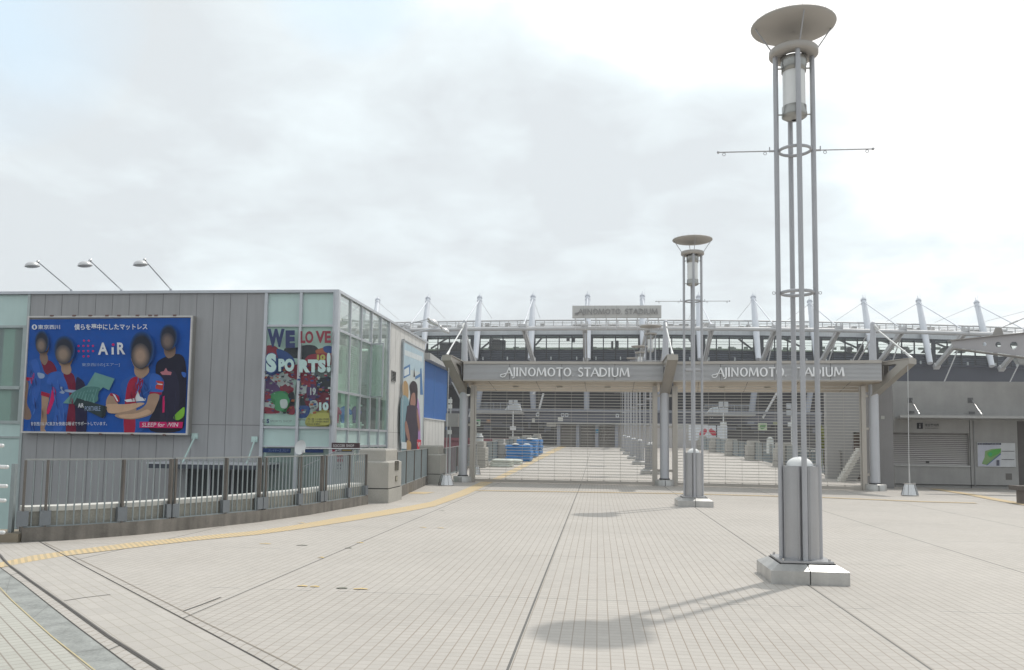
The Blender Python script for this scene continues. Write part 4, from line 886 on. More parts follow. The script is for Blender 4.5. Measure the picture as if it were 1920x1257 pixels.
B('body', stained, thing('parapet_wall', tuple(e0), 'short straight concrete parapet between the nearest pillar and the gate pillar', 'parapet'), lambda q: (q.hexa([e0+V(-.4, 0, -1.2), e0+V(0, 0, -1.2), e1+V(0, 0, -1.2), e1+V(-.4, 0, -1.2), e0+V(-.4, 0, .3), e0+V(0, 0, .3), e1+V(0, 0, .3), e1+V(-.4, 0, .3)])))
railing([e0+V(-.05, .05, 0), e1+V(-.05, 0, 0)], .3, 1.25, 'closely barred railing between the nearest pillar and the pillar beside the gate', .09, 1.7, rbal=.011)
# stub of curb and the tubular handrail at the far left
def hand(q): pass
hx = P(8, 912, 11.2); hr = thing('handrail', (hx.x, hx.y, 0), 'white tubular handrail ends cut by the left edge of the picture', 'handrail')
for x, y in ((5, 836), (14, 876), (12, 912), (9, 939), (7, 999)):
    a = P(x, y, 11.2); B('rail_tube', alu_white, hr, lambda q: (q.tube(a+V(-2.2, .3, 0), a, .028, .028, 10), q.dome(a, .028, .02, 10, 3, (1, 0, 0))))
a = P(4, 870, 11.35); B('post', fence_mat, hr, lambda q: q.box(a.x-.5, a.x-.42, a.y, a.y+.06, 0, a.z+.2)); a = P(18, 990, 11.6)
B('end_post', fence_mat, hr, lambda q: q.box(a.x-.03, a.x+.03, a.y, a.y+.06, 0, P(18, 870, 11.6).z))
k0 = G(0, 1020); b = MB(); pa_ = G(38, 1018); b.hexa([pa_+V(-1.6, -.35, 0), pa_+V(-.03, -.02, 0), pa_+V(-.03, .6, 0), pa_+V(-1.6, .3, 0), pa_+V(-1.6, -.35, .13), pa_+V(-.03, -.02, .13), pa_+V(-.03, .6, .13), pa_+V(-1.6, .3, .13)])
b.build('kerb', mat('kerb_brown', (.28, .24, .18), .8, 0, .2, 5, .3, 40), None, 'short tiled brown kerb at the foot of the white handrail', 'kerb', origin=tuple(pa_))
# ================================================= SHOP BUILDING ON THE LEFT
XB = -8.3; YB = PX(629, 700, XB).y
ZT = P(400, 548, YB).z
bl = thing('shop_building', (XB-6, YB, -6), 'two-tone grey clad shop building with pale green glass corner left of the plaza', 'building')
def fx(x, y=700): return P(x, y, YB).x           # picture column -> X on the front wall
def fz(y, x=300): return P(x, y, YB).z
def sy(x, y=700): return PX(x, y, XB).y          # picture column -> Y on the side wall
def sz(x, y): return PX(x, y, XB).z
xg0, xg1 = fx(493), XB
xl = fx(48)
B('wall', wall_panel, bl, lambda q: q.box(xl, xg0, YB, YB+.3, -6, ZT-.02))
def seam(q):
    x = 84.0
    for k in range(14):
        X_ = P(84+31.6*k, 580, YB).x
        if X_ < xg0-.05: q.box(X_-.009, X_+.009, YB-.004, YB, -6, ZT-.02)
    q.box(xl, xg0, YB-.0045, YB, fz(797, 420)-.012, fz(797, 420)+.012)
B('panel_seam', mat('seam_grey', (.19, .19, .19), .8), bl, seam)
def cop(q):
    q.box(-24, XB+.06, YB-.07, YB+.4, ZT-.04, ZT+.05); q.box(XB-.35, XB+.057, YB+.4, sy(800)+.0, ZT-.04, ZT+.05)
B('coping', alu, bl, cop)
B('roof', mat('flat_roof', (.3, .3, .3), .9), bl, lambda q: q.box(-24, XB-.3, YB+.35, sy(800), ZT-.3, ZT-.1))
# far-left glazed section
x0 = -24; zt1, zt2, zt3, zt4 = fz(612, 20), fz(727, 20), fz(792, 20), fz(820, 20)
for a9, b9 in ((zt1, ZT-.05), (-6, zt3)): B('spandrel', spandrel, bl, lambda q: q.box(x0, xl-.02, YB+.05, YB+.15, a9, b9))
lw = B('window_frame', mat('frame_pale_green', (.42, .48, .47), .4, .2), bl, lambda q: (q.box(x0, xl-.02, YB, YB+.2, zt1-.05, zt1+.03), q.box(x0, fx(40), YB-.02, YB+.2, zt2-.06, zt2+.05), q.box(x0, xl, YB, YB+.2, zt3-.05, zt3+.05), q.box(x0, xl, YB, YB+.2, zt4-.03, zt4+.03),
    q.box(fx(40)-.02, fx(40)+.12, YB-.02, YB+.2, zt3, zt1), q.box(fx(12)-.25, fx(12)+.15, YB+.1, YB+.3, zt3, zt1), q.box(xl-.06, xl+.03, YB-.03, YB+.2, -6, ZT)))
B('pane', win_glass, lw, lambda q: q.box(x0, fx(40), YB+.08, YB+.09, zt3, zt1))
rm = MB(); rm.box(x0, xl-.3, YB+2.5, YB+2.6, zt3-.3, zt1+.3); rm.box(x0, xg0, YB+.3, YB+6, zt3-.4, zt3-.3)
rm.build('interior_wall', mat('interior_bluegrey', (.16, .22, .32), .8), bl)
b = MB()
for k in range(9): X_ = fx(-40+k*9); b.box(X_, X_+.22, YB+.8, YB+1.1, zt3, zt3+random.uniform(.4, 1.1))
b.build('interior_goods', mat('interior_goods', (.12, .13, .13), .8, 0, .5, 3), bl)
# corner: front glass, 2 bays
mull = [495, 561, 627]
ztr, ztp = fz(802, 560), fz(611, 560)
for a9, b9 in ((ztp, ZT-.05), (fz(838, 560), ztr)): B('spandrel', spandrel, bl, lambda q: q.box(xg0+.03, XB-.05, YB+.06, YB+.12, a9, b9))
def fm(q):
    for i, x in enumerate(mull): X_ = P(x, 700, YB).x; w_ = (.05, .045, .085)[i]; q.box(X_-w_, X_+w_, YB-.05-.012*i, YB+.15, -6, ZT-.04)
    for zz in (ztr, ztp, ): q.box(xg0, XB, YB-.02, YB+.10, zz-.035, zz+.035)
    q.box(xg0, XB, YB-.02, YB+.10, fz(838, 560)-.02, fz(838, 560)+.02)
B('corner_frame', alu, bl, fm)
B('pane', win_glass, bl, lambda q: (q.box(xg0+.03, XB-.05, YB+.05, YB+.056, -6, fz(838, 560)), q.box(xg0+.03, XB-.05, YB+.05, YB+.056, ztr, ztp)))
B('film_back', mat('film_back_white', (.5, .53, .5), .6), bl, lambda q: q.box(xg0+.03, XB-.05, YB+.09, YB+.1, ztr, ztp))
# goods behind the lower glass
b = MB(); cols = [(40, 60, 120), (150, 60, 80), (170, 175, 175), (60, 90, 150), (180, 150, 80), (60, 110, 90), (50, 55, 65)]
mm = [flat('goods_%d%d%d' % q, *[int(v*.8) for v in q]) for q in cols]
for r_ in range(5):
    for k in range(26):
        x = 497+k*5; y = 868+r_*13; p = P(x, y, YB+.25); b.mi = random.choice([0, 1, 2, 3, 6, 6, 6, 5, 4] if r_ != 2 else [1, 1, 1, 0, 6]); b.box(p.x, p.x+.055, p.y, p.y+.05, p.z-.14, p.z)
b.build('shelf_goods', mm, bl)
B('shelf_back', mat('shelf_back', (.26, .34, .34), .7), bl, lambda q: (q.box(xg0, XB-.1, YB+.5, YB+.55, -6, fz(838, 560)),))
B('blue_fascia_strip', flat('strip_blue', 40, 62, 110), bl, lambda q: (q.box(xg0+.06, P(549, 700, YB).x, YB+.02, YB+.04, fz(849, 520), fz(841, 520)), q.box(P(572, 700, YB).x, P(610, 700, YB).x, YB+.02, YB+.04, fz(849, 590), fz(841, 590))))
A = Art(lambda u, v, o: P(u, v, YB+.02-o), .003); A.text(flat('strip_text', 120, 140, 175), 'プレイヤーズ ブロア', 503, 842.5, 541, 847.5, .01); A.build('strip_lettering', bl)
# side wall (runs away from us)
ys0, yge, ye = YB, sy(728), sy(796)
msx = [654.3, 675.3, 694.4, 711.6, 727.6]
ztopw = sz(633, 618); zmid = sz(627, 733); zlow_ = sz(627, 804); 
def sm(q):
    for i, x in enumerate(msx): Y_ = sy(x); w_ = .035 if i < 4 else .06; q.box(XB-.1, XB+.03+.004*i, Y_-w_, Y_+w_, -6, ZT-.04)
    for zz, yend in ((ztopw, sy(694.4)), (zmid, sy(694.4)), (zlow_, yge), (sz(627, 838), yge)): q.box(XB-.08, XB+.02, YB, yend, zz-.04, zz+.04)
    q.tube((XB-.02, YB-.02, -6), (XB-.02, YB-.02, ZT), .09, .09, 16)
B('side_frame', alu, bl, sm)
for m9, za9, zb9 in ((side_hi, ztopw, ZT-.05), (side_lo, zmid, ztopw), (side_clear, zlow_, zmid), (side_lo, -6, sz(627, 838))): B('side_pane', m9, bl, lambda q: q.box(XB-.03, XB-.02, YB+.1, yge, za9, zb9))
B('spandrel', spandrel, bl, lambda q: q.box(XB-.1, XB-.03, YB+.1, yge, sz(627, 838), zlow_))
def rmf(q):
    q.box(-14, XB-.12, YB+.3, yge, zlow_-.25, zlow_-.1); q.box(-14, XB-.12, YB+.3, yge, ZT-.32, ZT-.3); q.box(XB-2.6, XB-2.5, YB+.3, yge, zlow_, ZT)
B('interior_wall_pale', mat('interior_pale', (.74, .80, .75), .8, 0, .2, 1), bl, rmf)
B('interior_counter', mat('counter_white', (.82, .86, .82), .6), bl, lambda q: (q.box(XB-.9, XB-.5, YB+.4, sy(668), zmid+.1, sz(627, 690)), q.box(XB-1.4, XB-1.2, sy(700), yge-.2, zlow_, ztopw)))
# open casement with louvre behind it
ya, yb2 = sy(676), sy(694.4)
ca = B('open_casement', alu, bl, lambda q: [q.beam(V(XB+.02, yb2, z_), V(XB+.02, yb2, z_)+V(.52, -.30, 0), .04, .05) for z_ in (zmid+.02, ztopw-.02)] + [q.beam(V(XB+.02, yb2, zmid)+V(d_*.52, -d_*.30, 0), V(XB+.02, yb2, ztopw)+V(d_*.52, -d_*.30, 0), .05, .05) for d_ in (0, 1)])
B('pane', side_hi, ca, lambda q: q.hexa([V(XB+.03, yb2, zmid+.03), V(XB+.53, yb2-.3, zmid+.03), V(XB+.53, yb2-.29, zmid+.03), V(XB+.03, yb2+.01, zmid+.03), V(XB+.03, yb2, ztopw-.03), V(XB+.53, yb2-.3, ztopw-.03), V(XB+.53, yb2-.29, ztopw-.03), V(XB+.03, yb2+.01, ztopw-.03)]))
B('louvre_blind', mat('blind_grey', (.5, .56, .53), .6), bl, lambda q: [q.box(XB-.5, XB-.42, ya+.1, yb2, zmid+.1+k*.075, zmid+.14+k*.075) for k in range(int((ztopw-zmid-.2)/.075))])
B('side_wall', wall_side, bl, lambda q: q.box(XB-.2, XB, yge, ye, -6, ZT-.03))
B('side_seam', mat('seam_grey2', (.30, .29, .28), .8), bl, lambda q: [q.box(XB, XB+.003, yge+k*.75+.3, yge+k*.75+.314, -6, ZT-.05) for k in range(int((ye-yge)/.75))] + [q.box(XB, XB+.0035, yge, ye, zlow_-.05, zlow_-.035)])
v0, v1 = sy(733.5), sy(741); zz0, zz1 = sz(737, 716), sz(737, 696)
vt = B('vent', mat('vent_frame', (.38, .37, .36), .5, .3), bl, lambda q: (q.box(XB, XB+.04, v0, v1, zz0, zz0+.03), q.box(XB, XB+.04, v0, v1, zz1-.03, zz1), q.box(XB, XB+.04, v0, v0+.03, zz0, zz1), q.box(XB, XB+.04, v1-.03, v1, zz0, zz1), q.box(XB, XB+.008, v0, v1, zz0, zz1)))
B('vent_slat', dark_gap, vt, lambda q: [q.box(XB+.008, XB+.03, v0+.03, v1-.03, zz0+.05+k*.06, zz0+.08+k*.06) for k in range(int((zz1-zz0-.06)/.06))])
# jerseys behind the side window
for i, (x, col, lb, w_) in enumerate([(637.5, (205, 50, 100), 'dark red shirt on a stand behind the shop side window', .26), (655.5, (85, 135, 225), 'blue shirt on a stand behind the shop side window', .30), (676, (140, 115, 180), 'purple shirt on a stand behind the shop side window, farthest along', .24)]):
    c0 = PX(x, 800, XB-.16); zb_ = PX(x, 797, XB-.16).z; zt_ = PX(x, 762, XB-.16).z; h = zt_-zb_
    sh = thing('shirt_display', (c0.x, c0.y, zb_), lb, 'shirt', 'shirts shown in the side window')
    def body(q):
        o = [(-.5, 0), (.5, 0), (.55, .62), (.85, .50), (.95, .66), (.5, .93), (.15, 1), (-.15, 1), (-.5, .93), (-.95, .66), (-.85, .50), (-.55, .62)]
        pts = [V(c0.x-.16+a_*w_*.62, c0.y+a_*w_*.72, zb_+.06+b_*(h-.06)) for a_, b_ in o]; q.prism(pts, (-.06, .05, 0))
    B('shirt', flat('shirt%d' % i, *col), sh, body)
    B('stand', alu_white, sh, lambda q: (q.tube((c0.x, c0.y, zlow_-.1), (c0.x, c0.y, zb_+.1), .03, .03, 8), q.lathe([(.11, zb_-.02), (.11, zb_+.02), (.01, zb_+.02)], c0.x, c0.y, 14), q.dome((c0.x, c0.y, zt_), .05, .06, 10, 3)))
# blue screened annexe and low white wall behind
an = thing('annexe_building', (XB, ye, -6), 'low annexe with blue mesh screen and grey sloping eave behind the shop', 'building')
yA, yA2 = sy(796.5), sy(840); za0, za1, zb0_, = sz(797, 680), sz(840, 692), sz(797, 784)
zbl = (za0+za1)/2
scr = mat('blue_screen', c(52, 98, 160), .6, 0, .1, .7, .3, 80, .3, .12)
B('blue_screen', scr, an, lambda q: q.box(XB-.9, XB-.05, yA, yA2, zb0_-.02, zbl))
B('screen_seam', flat('screen_seam', 90, 130, 180), an, lambda q: (q.box(XB-.05, XB-.04, sy(817)-.03, sy(817)+.03, zb0_, zbl), q.box(XB-.06, XB-.03, yA2-.06, yA2, zb0_-.5, zbl)))
def eave(q):
    z1, z2 = sz(797, 660), sz(838, 683); 
    q.hexa([(XB-1, yA, zbl), (XB+.25, yA, zbl+.02), (XB+.25, yA2+.2, zbl+.02), (XB-1, yA2+.2, zbl), (XB-1, yA, z1), (XB+.25, yA, z1-.05), (XB+.25, yA2+.2, zbl+.12), (XB-1, yA2+.2, zbl+.12)])
B('eave', mat('eave_grey', (.42, .42, .41), .6, 0, .08, 1), an, eave)
wz = sz(797, 786); yw2 = PX(833, 800, XB+.1).y
B('low_wall', wall_side, an, lambda q: q.box(XB-.4, XB+.1, yA-.3, yw2, -6, wz))
B('low_wall_cap', alu_white, an, lambda q: q.box(XB-.42, XB+.14, yA-.3, yw2+.02, wz, wz+.05))
B('low_wall_seam', mat('seam_grey2', (.3, .3, .3)), an, lambda q: [q.box(XB+.1, XB+.103, yA+k*.8, yA+k*.8+.02, -6, wz) for k in range(int((yw2-yA)/.8)+1)])
# canopy and braces below the billboard
ca_ = thing('entrance_canopy', tuple(P(420, 880, YB-1)), 'dark steel entrance canopy with braces on the shop front, seen through the parapet railing', 'canopy')
c0, c1 = P(277, 868, YB-1.6), P(486, 868, YB-1.6); czt = c0.z
B('roof_plate', mat('canopy_dark', (.07, .08, .10), .5, .2), ca_, lambda q: (q.box(c0.x, c1.x, YB-1.6, YB-.02, czt-.16, czt-.03),))
B('roof_edge', alu, ca_, lambda q: q.box(c0.x-.03, c1.x+.03, YB-1.63, YB-.03, czt-.03, czt+.02))
B('opening', mat('shop_door_dark', (.035, .045, .05), .5, 0, .3, 1), ca_, lambda q: q.box(P(352, 880, YB).x, P(482, 880, YB).x, YB-.02, YB-.01, -6, czt-.2))
B('door_frame', alu, ca_, lambda q: [q.box(P(x, 880, YB).x-.03, P(x, 880, YB).x+.03, YB-.06, YB-.02, -6, czt-.2) for x in (352, 395, 438, 482)])
for x, y, x1, y1 in ((366, 818, 342, 868), (478, 824, 462, 872)):
    a, d_ = P(x, y, YB), P(x1, y1, YB-1.4)
    B('brace', spandrel, ca_, lambda q: (q.tube(a, d_, .03, .03, 8), q.box(a.x-.1, a.x+.1, YB-.05, YB, a.z-.09, a.z+.09)))
# ------------------------------------------------ billboard
def bb(x, y): return (20+x/5.028, 580+y/5.028)
YP = YB-.22
bbx = thing('billboard', tuple(P(200, 815, YP)), 'large blue framed billboard with four players in red and blue shirts and the word AiR', 'billboard')
tl, tr, br_, bl_ = P(57.5, 592.5, YP), P(362, 593, YP), P(353, 816.5, YP), P(37, 811.5, YP)
xL, xR, zT, zB = (tl.x+bl_.x)/2, (tr.x+br_.x)/2, (tl.z+tr.z)/2, (br_.z+bl_.z)/2
B('back_box', mat('billboard_box', (.30, .29, .27), .6, .2), bbx, lambda q: q.box(xL, xR, YP+.01, YB, zB, zT))
fw_ = .055
B('frame', mat('billboard_frame', (.62, .60, .58), .4, .3, .12, 6), bbx, lambda q: (q.box(xL, xR, YP-.05, YP+.01, zT-fw_, zT), q.box(xL, xR, YP-.05, YP+.01, zB, zB+fw_), q.box(xL, xL+fw_, YP-.05, YP+.01, zB+fw_, zT-fw_), q.box(xR-fw_, xR, YP-.05, YP+.01, zB+fw_, zT-fw_)))
# map art units (photo picture coords inside the frame) onto the exact rectangle
U0, U1, V0, V1 = 48.5, 357, 593, 814.5
def shear(u, v): return u + (v-V0)/(V1-V0)*0
def bfn(u, v, o):
    # undo the perspective lean of the photographed rectangle
    t = (v-592)/(815-592); l = 58+(37-58)*t; r = 362.5+(353-362.5)*t; s = (u-l)/(r-l); top = 592.5+.5*s; bot = 811.5+5*s
    return V(xL+(xR-xL)*s, YP-.006-o, zT+(zB-zT)*(v-top)/(bot-top))
A = Art(bfn, .0012); A.lim = ((0, xL+fw_, xR-fw_), (2, zB+fw_, zT-fw_))
def pp(m, pts, smooth=True, **k): A.poly(m, [bb(*p) for p in pts], smooth, **k)
blue = flat('ad_blue', 6, 84, 172); blue_d = flat('ad_blue_deep', 16, 52, 125, .35)
jb = flat('jersey_blue', 32, 90, 170); jb2 = flat('jersey_blue_mid', 48, 100, 185); jr = flat('jersey_red', 168, 20, 60); jr2 = flat('jersey_crimson', 120, 20, 55); pink = flat('ad_pink', 205, 20, 100)
sk = flat('skin_warm', 172, 142, 120); sk2 = flat('skin_shadowed', 140, 116, 102); skl = flat('skin_light', 206, 170, 140); hair = flat('hair_dark', 30, 32, 42); black_j = flat('keeper_black', 26, 26, 48); blk2 = flat('keeper_black_light', 38, 36, 62)
teal = flat('mattress_teal', 108, 158, 152); teal2 = flat('mattress_teal_dark', 80, 128, 124); boxd = flat('mattress_bag', 38, 58, 62); boxd2 = flat('mattress_bag_side', 28, 42, 48); white_ = flat('print_white', 225, 228, 232); wh2 = flat('print_pale', 150, 170, 200); green_g = flat('glove_green', 130, 190, 60); redb = flat('badge_red', 196, 60, 50)
A.poly(blue, [bb(158, 95), bb(1700, 85), bb(1655, 1175), bb(98, 1145)])
# player far left
pp(sk2, [(120, 660), (170, 700), (150, 880), (180, 960), (185, 1030), (120, 1035), (108, 960), (125, 820)])
pp(jb, [(290, 470), (200, 480), (150, 540), (140, 640), (180, 690), (175, 800), (190, 1000), (150, 1150), (380, 1150), (420, 700), (400, 560)])
pp(pink, [(225, 600), (240, 660), (210, 710), (190, 680)])
pp(jr, [(142, 640), (215, 650), (205, 685), (138, 668)], False); pp(jr2, [(300, 480), (390, 490), (440, 560), (440, 640), (340, 610), (310, 540)])
pp(jb2, [(200, 500), (260, 480), (290, 620), (270, 800), (210, 900), (200, 720), (230, 620)])
pp(sk2, [(295, 420), (350, 420), (365, 480), (330, 530), (290, 480)]); pp(sk2, [(275, 280), (330, 250), (372, 290), (375, 380), (335, 450), (290, 430), (270, 350)])

pp(wh2, [(262, 600), (325, 615), (320, 650), (275, 650)]) 
# second player
pp(sk, [(300, 790), (365, 830), (340, 960), (335, 1150), (275, 1150), (290, 960)])
pp(jb, [(480, 585), (370, 610), (320, 690), (295, 780), (380, 830), (375, 1000), (330, 1152), (700, 1152), (700, 800), (670, 650), (590, 600)])
pp(jb2, [(380, 620), (470, 590), (540, 700), (540, 900), (480, 1140), (400, 1140), (430, 900), (420, 740), (350, 700)])
pp(jr2, [(510, 610), (590, 605), (625, 720), (620, 1150), (520, 1150), (560, 850), (545, 720)])
pp(flat('jersey_dusk', 30, 28, 66), [(625, 690), (670, 660), (720, 760), (715, 1150), (620, 1150)])
pp(pink, [(405, 735), (435, 790), (400, 900), (360, 985), (340, 970), (375, 860)]); pp(jr, [(295, 775), (378, 800), (368, 835), (288, 812)], False)
pp(sk, [(500, 520), (570, 520), (585, 590), (545, 620), (495, 590)]); pp(sk, [(455, 370), (530, 330), (600, 370), (605, 470), (555, 555), (490, 540), (450, 450)])

A.text(wh2, 'Shimane'[:0]+'Sammu', bb(462, 800)[0], bb(462, 735)[1], bb(620, 800)[0], bb(462, 800)[1], .01) if 0 else None
pp(wh2, [(470, 740), (500, 735), (495, 760), (520, 785), (500, 800), (468, 785), (490, 770)])
pp(wh2, [(530, 760), (640, 770), (640, 790), (530, 782)])
# keeper behind right
pp(black_j, [(1440, 470), (1380, 540), (1390, 700), (1440, 800), (1330, 1000), (1330, 1150), (1600, 1150), (1650, 1000), (1660, 560), (1600, 430)])
pp(blk2, [(1450, 600), (1560, 600), (1600, 800), (1560, 1100), (1420, 1100), (1440, 800)])
pp(sk2, [(1470, 340), (1550, 340), (1560, 430), (1500, 470), (1460, 420)]); pp(sk2, [(1440, 230), (1500, 190), (1570, 240), (1565, 340), (1510, 390), (1450, 350)])

pp(flat('badge_rose', 190, 120, 130), [(1420, 600), (1455, 590), (1475, 560), (1490, 590), (1528, 600), (1520, 628), (1440, 625)], False)
pp(green_g, [(1550, 1010), (1600, 960), (1645, 930), (1640, 1010), (1590, 1050), (1550, 1040)]); pp(pink, [(1445, 830), (1465, 820), (1460, 980), (1440, 980)], False); pp(jb2, [(1620, 600), (1660, 610), (1655, 650), (1630, 640)])
# front player with folded arms
pp(jb, [(1240, 610), (1120, 650), (1050, 720), (1080, 860), (1070, 1160), (1240, 1160), (1330, 1020), (1430, 800), (1460, 700), (1400, 620)])
pp(jr, [(1150, 660), (1260, 650), (1240, 780), (1190, 900), (1180, 1160), (1080, 1160), (1100, 800)])
pp(jb2, [(1350, 610), (1430, 650), (1450, 780), (1340, 790), (1320, 700)]); pp(jr, [(1325, 785), (1440, 790), (1430, 815), (1322, 812)], False)
A.poly(redb, [bb(*p) for p in [(1385, 680), (1455, 690), (1447, 770), (1378, 755)]]); A.poly(white_, [bb(*p) for p in [(1395, 705), (1445, 712), (1443, 722), (1393, 715)]])
pp(sk, [(960, 800), (1010, 830), (1030, 900), (1190, 930), (1160, 980), (960, 985), (915, 920), (920, 850)])
pp(jr, [(962, 795), (1030, 820), (1040, 870), (1010, 880), (985, 830), (955, 820)]); pp(white_, [(975, 800), (1000, 812), (1030, 872), (1018, 874)], False)
pp(skl, [(925, 900), (1100, 900), (1230, 885), (1270, 900), (1130, 960), (960, 985), (920, 950)])
pp(sk, [(1320, 810), (1415, 815), (1380, 930), (1330, 1000), (1180, 1040), (1040, 1030), (1005, 995), (1200, 960), (1290, 900)])
pp(skl, [(1040, 1000), (1200, 985), (1300, 950), (1330, 985), (1180, 1030), (1060, 1025)])
pp(white_, [(1085, 860), (1150, 850), (1190, 840), (1215, 775), (1235, 830), (1290, 850), (1285, 868), (1110, 880)], False)
pp(sk, [(1195, 540), (1300, 540), (1320, 600), (1250, 660), (1190, 620)]); pp(sk, [(1160, 390), (1240, 330), (1340, 370), (1345, 480), (1280, 590), (1200, 570), (1155, 470)])

# mattress and bag
pp(teal, [(815, 600), (1000, 660), (945, 770), (890, 740), (850, 780), (820, 880), (600, 895), (505, 888), (600, 790), (740, 720), (790, 640)], False)
pp(teal2, [(600, 790), (740, 735), (860, 745), (840, 800), (820, 880), (600, 893), (560, 870)])
for k in range(9): x = 590+k*30; pp(teal, [(x, 800-k*6), (x+6, 800-k*6), (x-40, 888), (x-46, 888)], False, same=k > 0)
pp(boxd, [(640, 840), (920, 920), (880, 1030), (605, 900)], False); pp(boxd2, [(895, 915), (925, 925), (905, 1010), (880, 1030), (870, 1000)], False)
pp(teal, [(725, 800), (735, 798), (722, 870), (712, 865)], False); pp(teal, [(785, 800), (795, 800), (808, 890), (797, 887)], False); pp(teal2, [(730, 785), (790, 785), (795, 800), (728, 800)])
A.text(white_, 'AiR', *bb(650, 890), *bb(705, 930), .02); A.text(wh2, 'PORTABLE', *bb(715, 918), *bb(862, 962), .01)
# words
A.ell(white_, *bb(256, 170), 5, 5); A.ell(blue, *bb(256, 170), 2, 3.4)
A.text(white_, '東京西川', *bb(290, 148), *bb(498, 192), .015)
A.text(white_, '僕らを夢中にしたマットレス', *bb(632, 142), *bb(1312, 200), .02, 1.0)
A.text(white_, 'A', *bb(850, 320), *bb(945, 435), .03); A.text(white_, 'ı', *bb(978, 365), *bb(998, 433), .03); A.ell(pink, *bb(994, 340), 2.6, 2.6); A.text(white_, 'R', *bb(1030, 320), *bb(1105, 432), .03)
A.text(wh2, '東京西川の[エアー]', *bb(697, 512), *bb(1052, 548), .005)
for r_, n_, x0 in ((0, 2, 722), (1, 4, 670), (2, 4, 670), (3, 2, 715)):
    for k in range(n_): A.ell(pink, *bb(x0+k*45, 302+r_*49), 2.0, 2.0, 10, same=not (r_ == 0 and k == 0))
A.text(white_, '東京西川はFC東京を快適な睡眠でサポートしています。', *bb(190, 1062), *bb(925, 1098), .008)
A.text(wh2, 'ADVERTISING'[:0]+'©', *bb(192, 1104), *bb(200, 1112))
A.poly(pink, [bb(1235, 1065), bb(1640, 1068), bb(1632, 1125), bb(1232, 1120)]); A.text(white_, 'SLEEP for WIN', *bb(1255, 1074), *bb(1590, 1112), .0, skew=1.2)
rf = random.Random(11)
fold_l = flat('fold_light', 66, 112, 190); fold_d = flat('fold_dark', 26, 56, 125); fold_r = flat('fold_red', 140, 24, 62); fold_k = flat('fold_black', 44, 44, 72); fold_s = flat('fold_skin', 150, 112, 88)
def folds(m, n, x0, x1, y0, y1, sl, w9=9):
    for k9 in range(n):
        x, y = rf.uniform(x0, x1), rf.uniform(y0, y1); l9 = rf.uniform(30, 110); s9 = sl*rf.uniform(.3, 1.6); w = rf.uniform(3, w9)
        pp(m, [(x, y), (x+w, y+l9*.45), (x+s9*l9, y+l9), (x+s9*l9-w*.6, y+l9*.95), (x-w*.5, y+l9*.5)], True, same=k9 > 0)
folds(fold_d, 9, 190, 300, 560, 1050, .1); folds(fold_l, 6, 200, 280, 560, 1000, -.1); folds(fold_d, 10, 400, 530, 660, 1050, .15); folds(fold_l, 9, 420, 520, 640, 1050, .1); folds(fold_r, 6, 550, 610, 680, 1050, .05, 6)
folds(fold_d, 8, 1200, 1320, 640, 800, .3); folds(fold_l, 6, 1220, 1400, 630, 760, -.4); folds(fold_r, 5, 1120, 1200, 700, 820, .2, 7); folds(fold_k, 9, 1460, 1600, 640, 1050, .1); folds(fold_s, 4, 290, 340, 850, 1050, 0, 6); folds(fold_s, 3, 125, 165, 760, 900, 0, 6)
def lerp3(a, b, t): return tuple(int(a[i]+(b[i]-a[i])*t) for i in range(3))
for n9, (hx9, hy9, rx9, ry9, hc, fc) in enumerate([(325, 325, 60, 98, (40, 46, 62), (140, 122, 110)), (537, 405, 88, 122, (40, 46, 62), (152, 132, 116)), (1262, 415, 100, 160, (34, 40, 54), (168, 142, 124)), (1512, 290, 72, 112, (36, 42, 58), (124, 108, 102))]):
    for k9 in range(5):      # soft edged hair mass, then a soft edged face low in it
        f9 = 1.14-k9*.07; A.ell(flat('hair%d_%d' % (n9, k9), *lerp3((14, 82, 160), hc, (k9+1)/5)), *bb(hx9+rx9*.06, hy9-ry9*.16), rx9*f9/5.028, ry9*(f9-.06)/5.028, 28)
    for k9 in range(8):
        f9 = .86-k9*.07; A.ell(flat('face%d_%d' % (n9, k9), *lerp3(hc, fc, ((k9+1)/8)**.6)), *bb(hx9-rx9*.06, hy9+ry9*.22), rx9*f9/5.028, ry9*f9*.88/5.028, 28)
A.build('artwork', bbx)
clip = MB()
for x in (103, 145, 175, 206, 228, 262, 285, 296, 330): p = bfn(x, 592, 0); clip.box(p.x-.05, p.x+.05, YP-.07, YP, zT-.02, zT+.03)
for x in (130, 190, 250, 310): p = bfn(x, 814, 0); clip.box(p.x-.04, p.x+.04, YP-.07, YP, zB-.03, zB+.02)
clip.build('clip', mat('clip_rusty', (.18, .10, .08), .7), bbx)
# ------------------------------------------------ window poster WE LOVE SPORTS!
def wp(x, y): return (480+x/4.188, 560+y/4.188)
po = thing('window_poster', tuple(P(560, 800, YB-.02)), 'window poster reading WE LOVE SPORTS! over a pile of coloured shirts, on the corner glass', 'poster')
A = Art(lambda u, v, o: P(u, v, YB+.045-o), .0008)
pal = flat('poster_pale', 176, 205, 194, .3); A.lim = ((0, P(491, 700, YB).x, XB-.06), (2, ztr+.02, ztp)); A.poly(pal, [(495.5, 611.5), (559.5, 611.5), (556, 798.5), (491, 797)]); A.poly(pal, [(562.5, 611.5), (624, 611.5), (618.5, 799.5), (559, 798.5)], same=True)
cl = {k: flat('pc_'+k, *[int(v[i]*.78+(150, 170, 160)[i]*.20) for i in range(3)], .4) for k, v in dict(red=(150, 40, 60), dred=(110, 30, 48), blue=(45, 72, 140), dark=(48, 50, 58), green=(60, 140, 85), white=(195, 205, 203), yel=(190, 185, 90), gray=(110, 120, 120), navy=(40, 48, 100), purp=(85, 55, 105), ora=(180, 90, 60)).items()}
def wq(m, pts, smooth=True, **k): A.poly(cl[m], [wp(*p) for p in pts], smooth, **k)
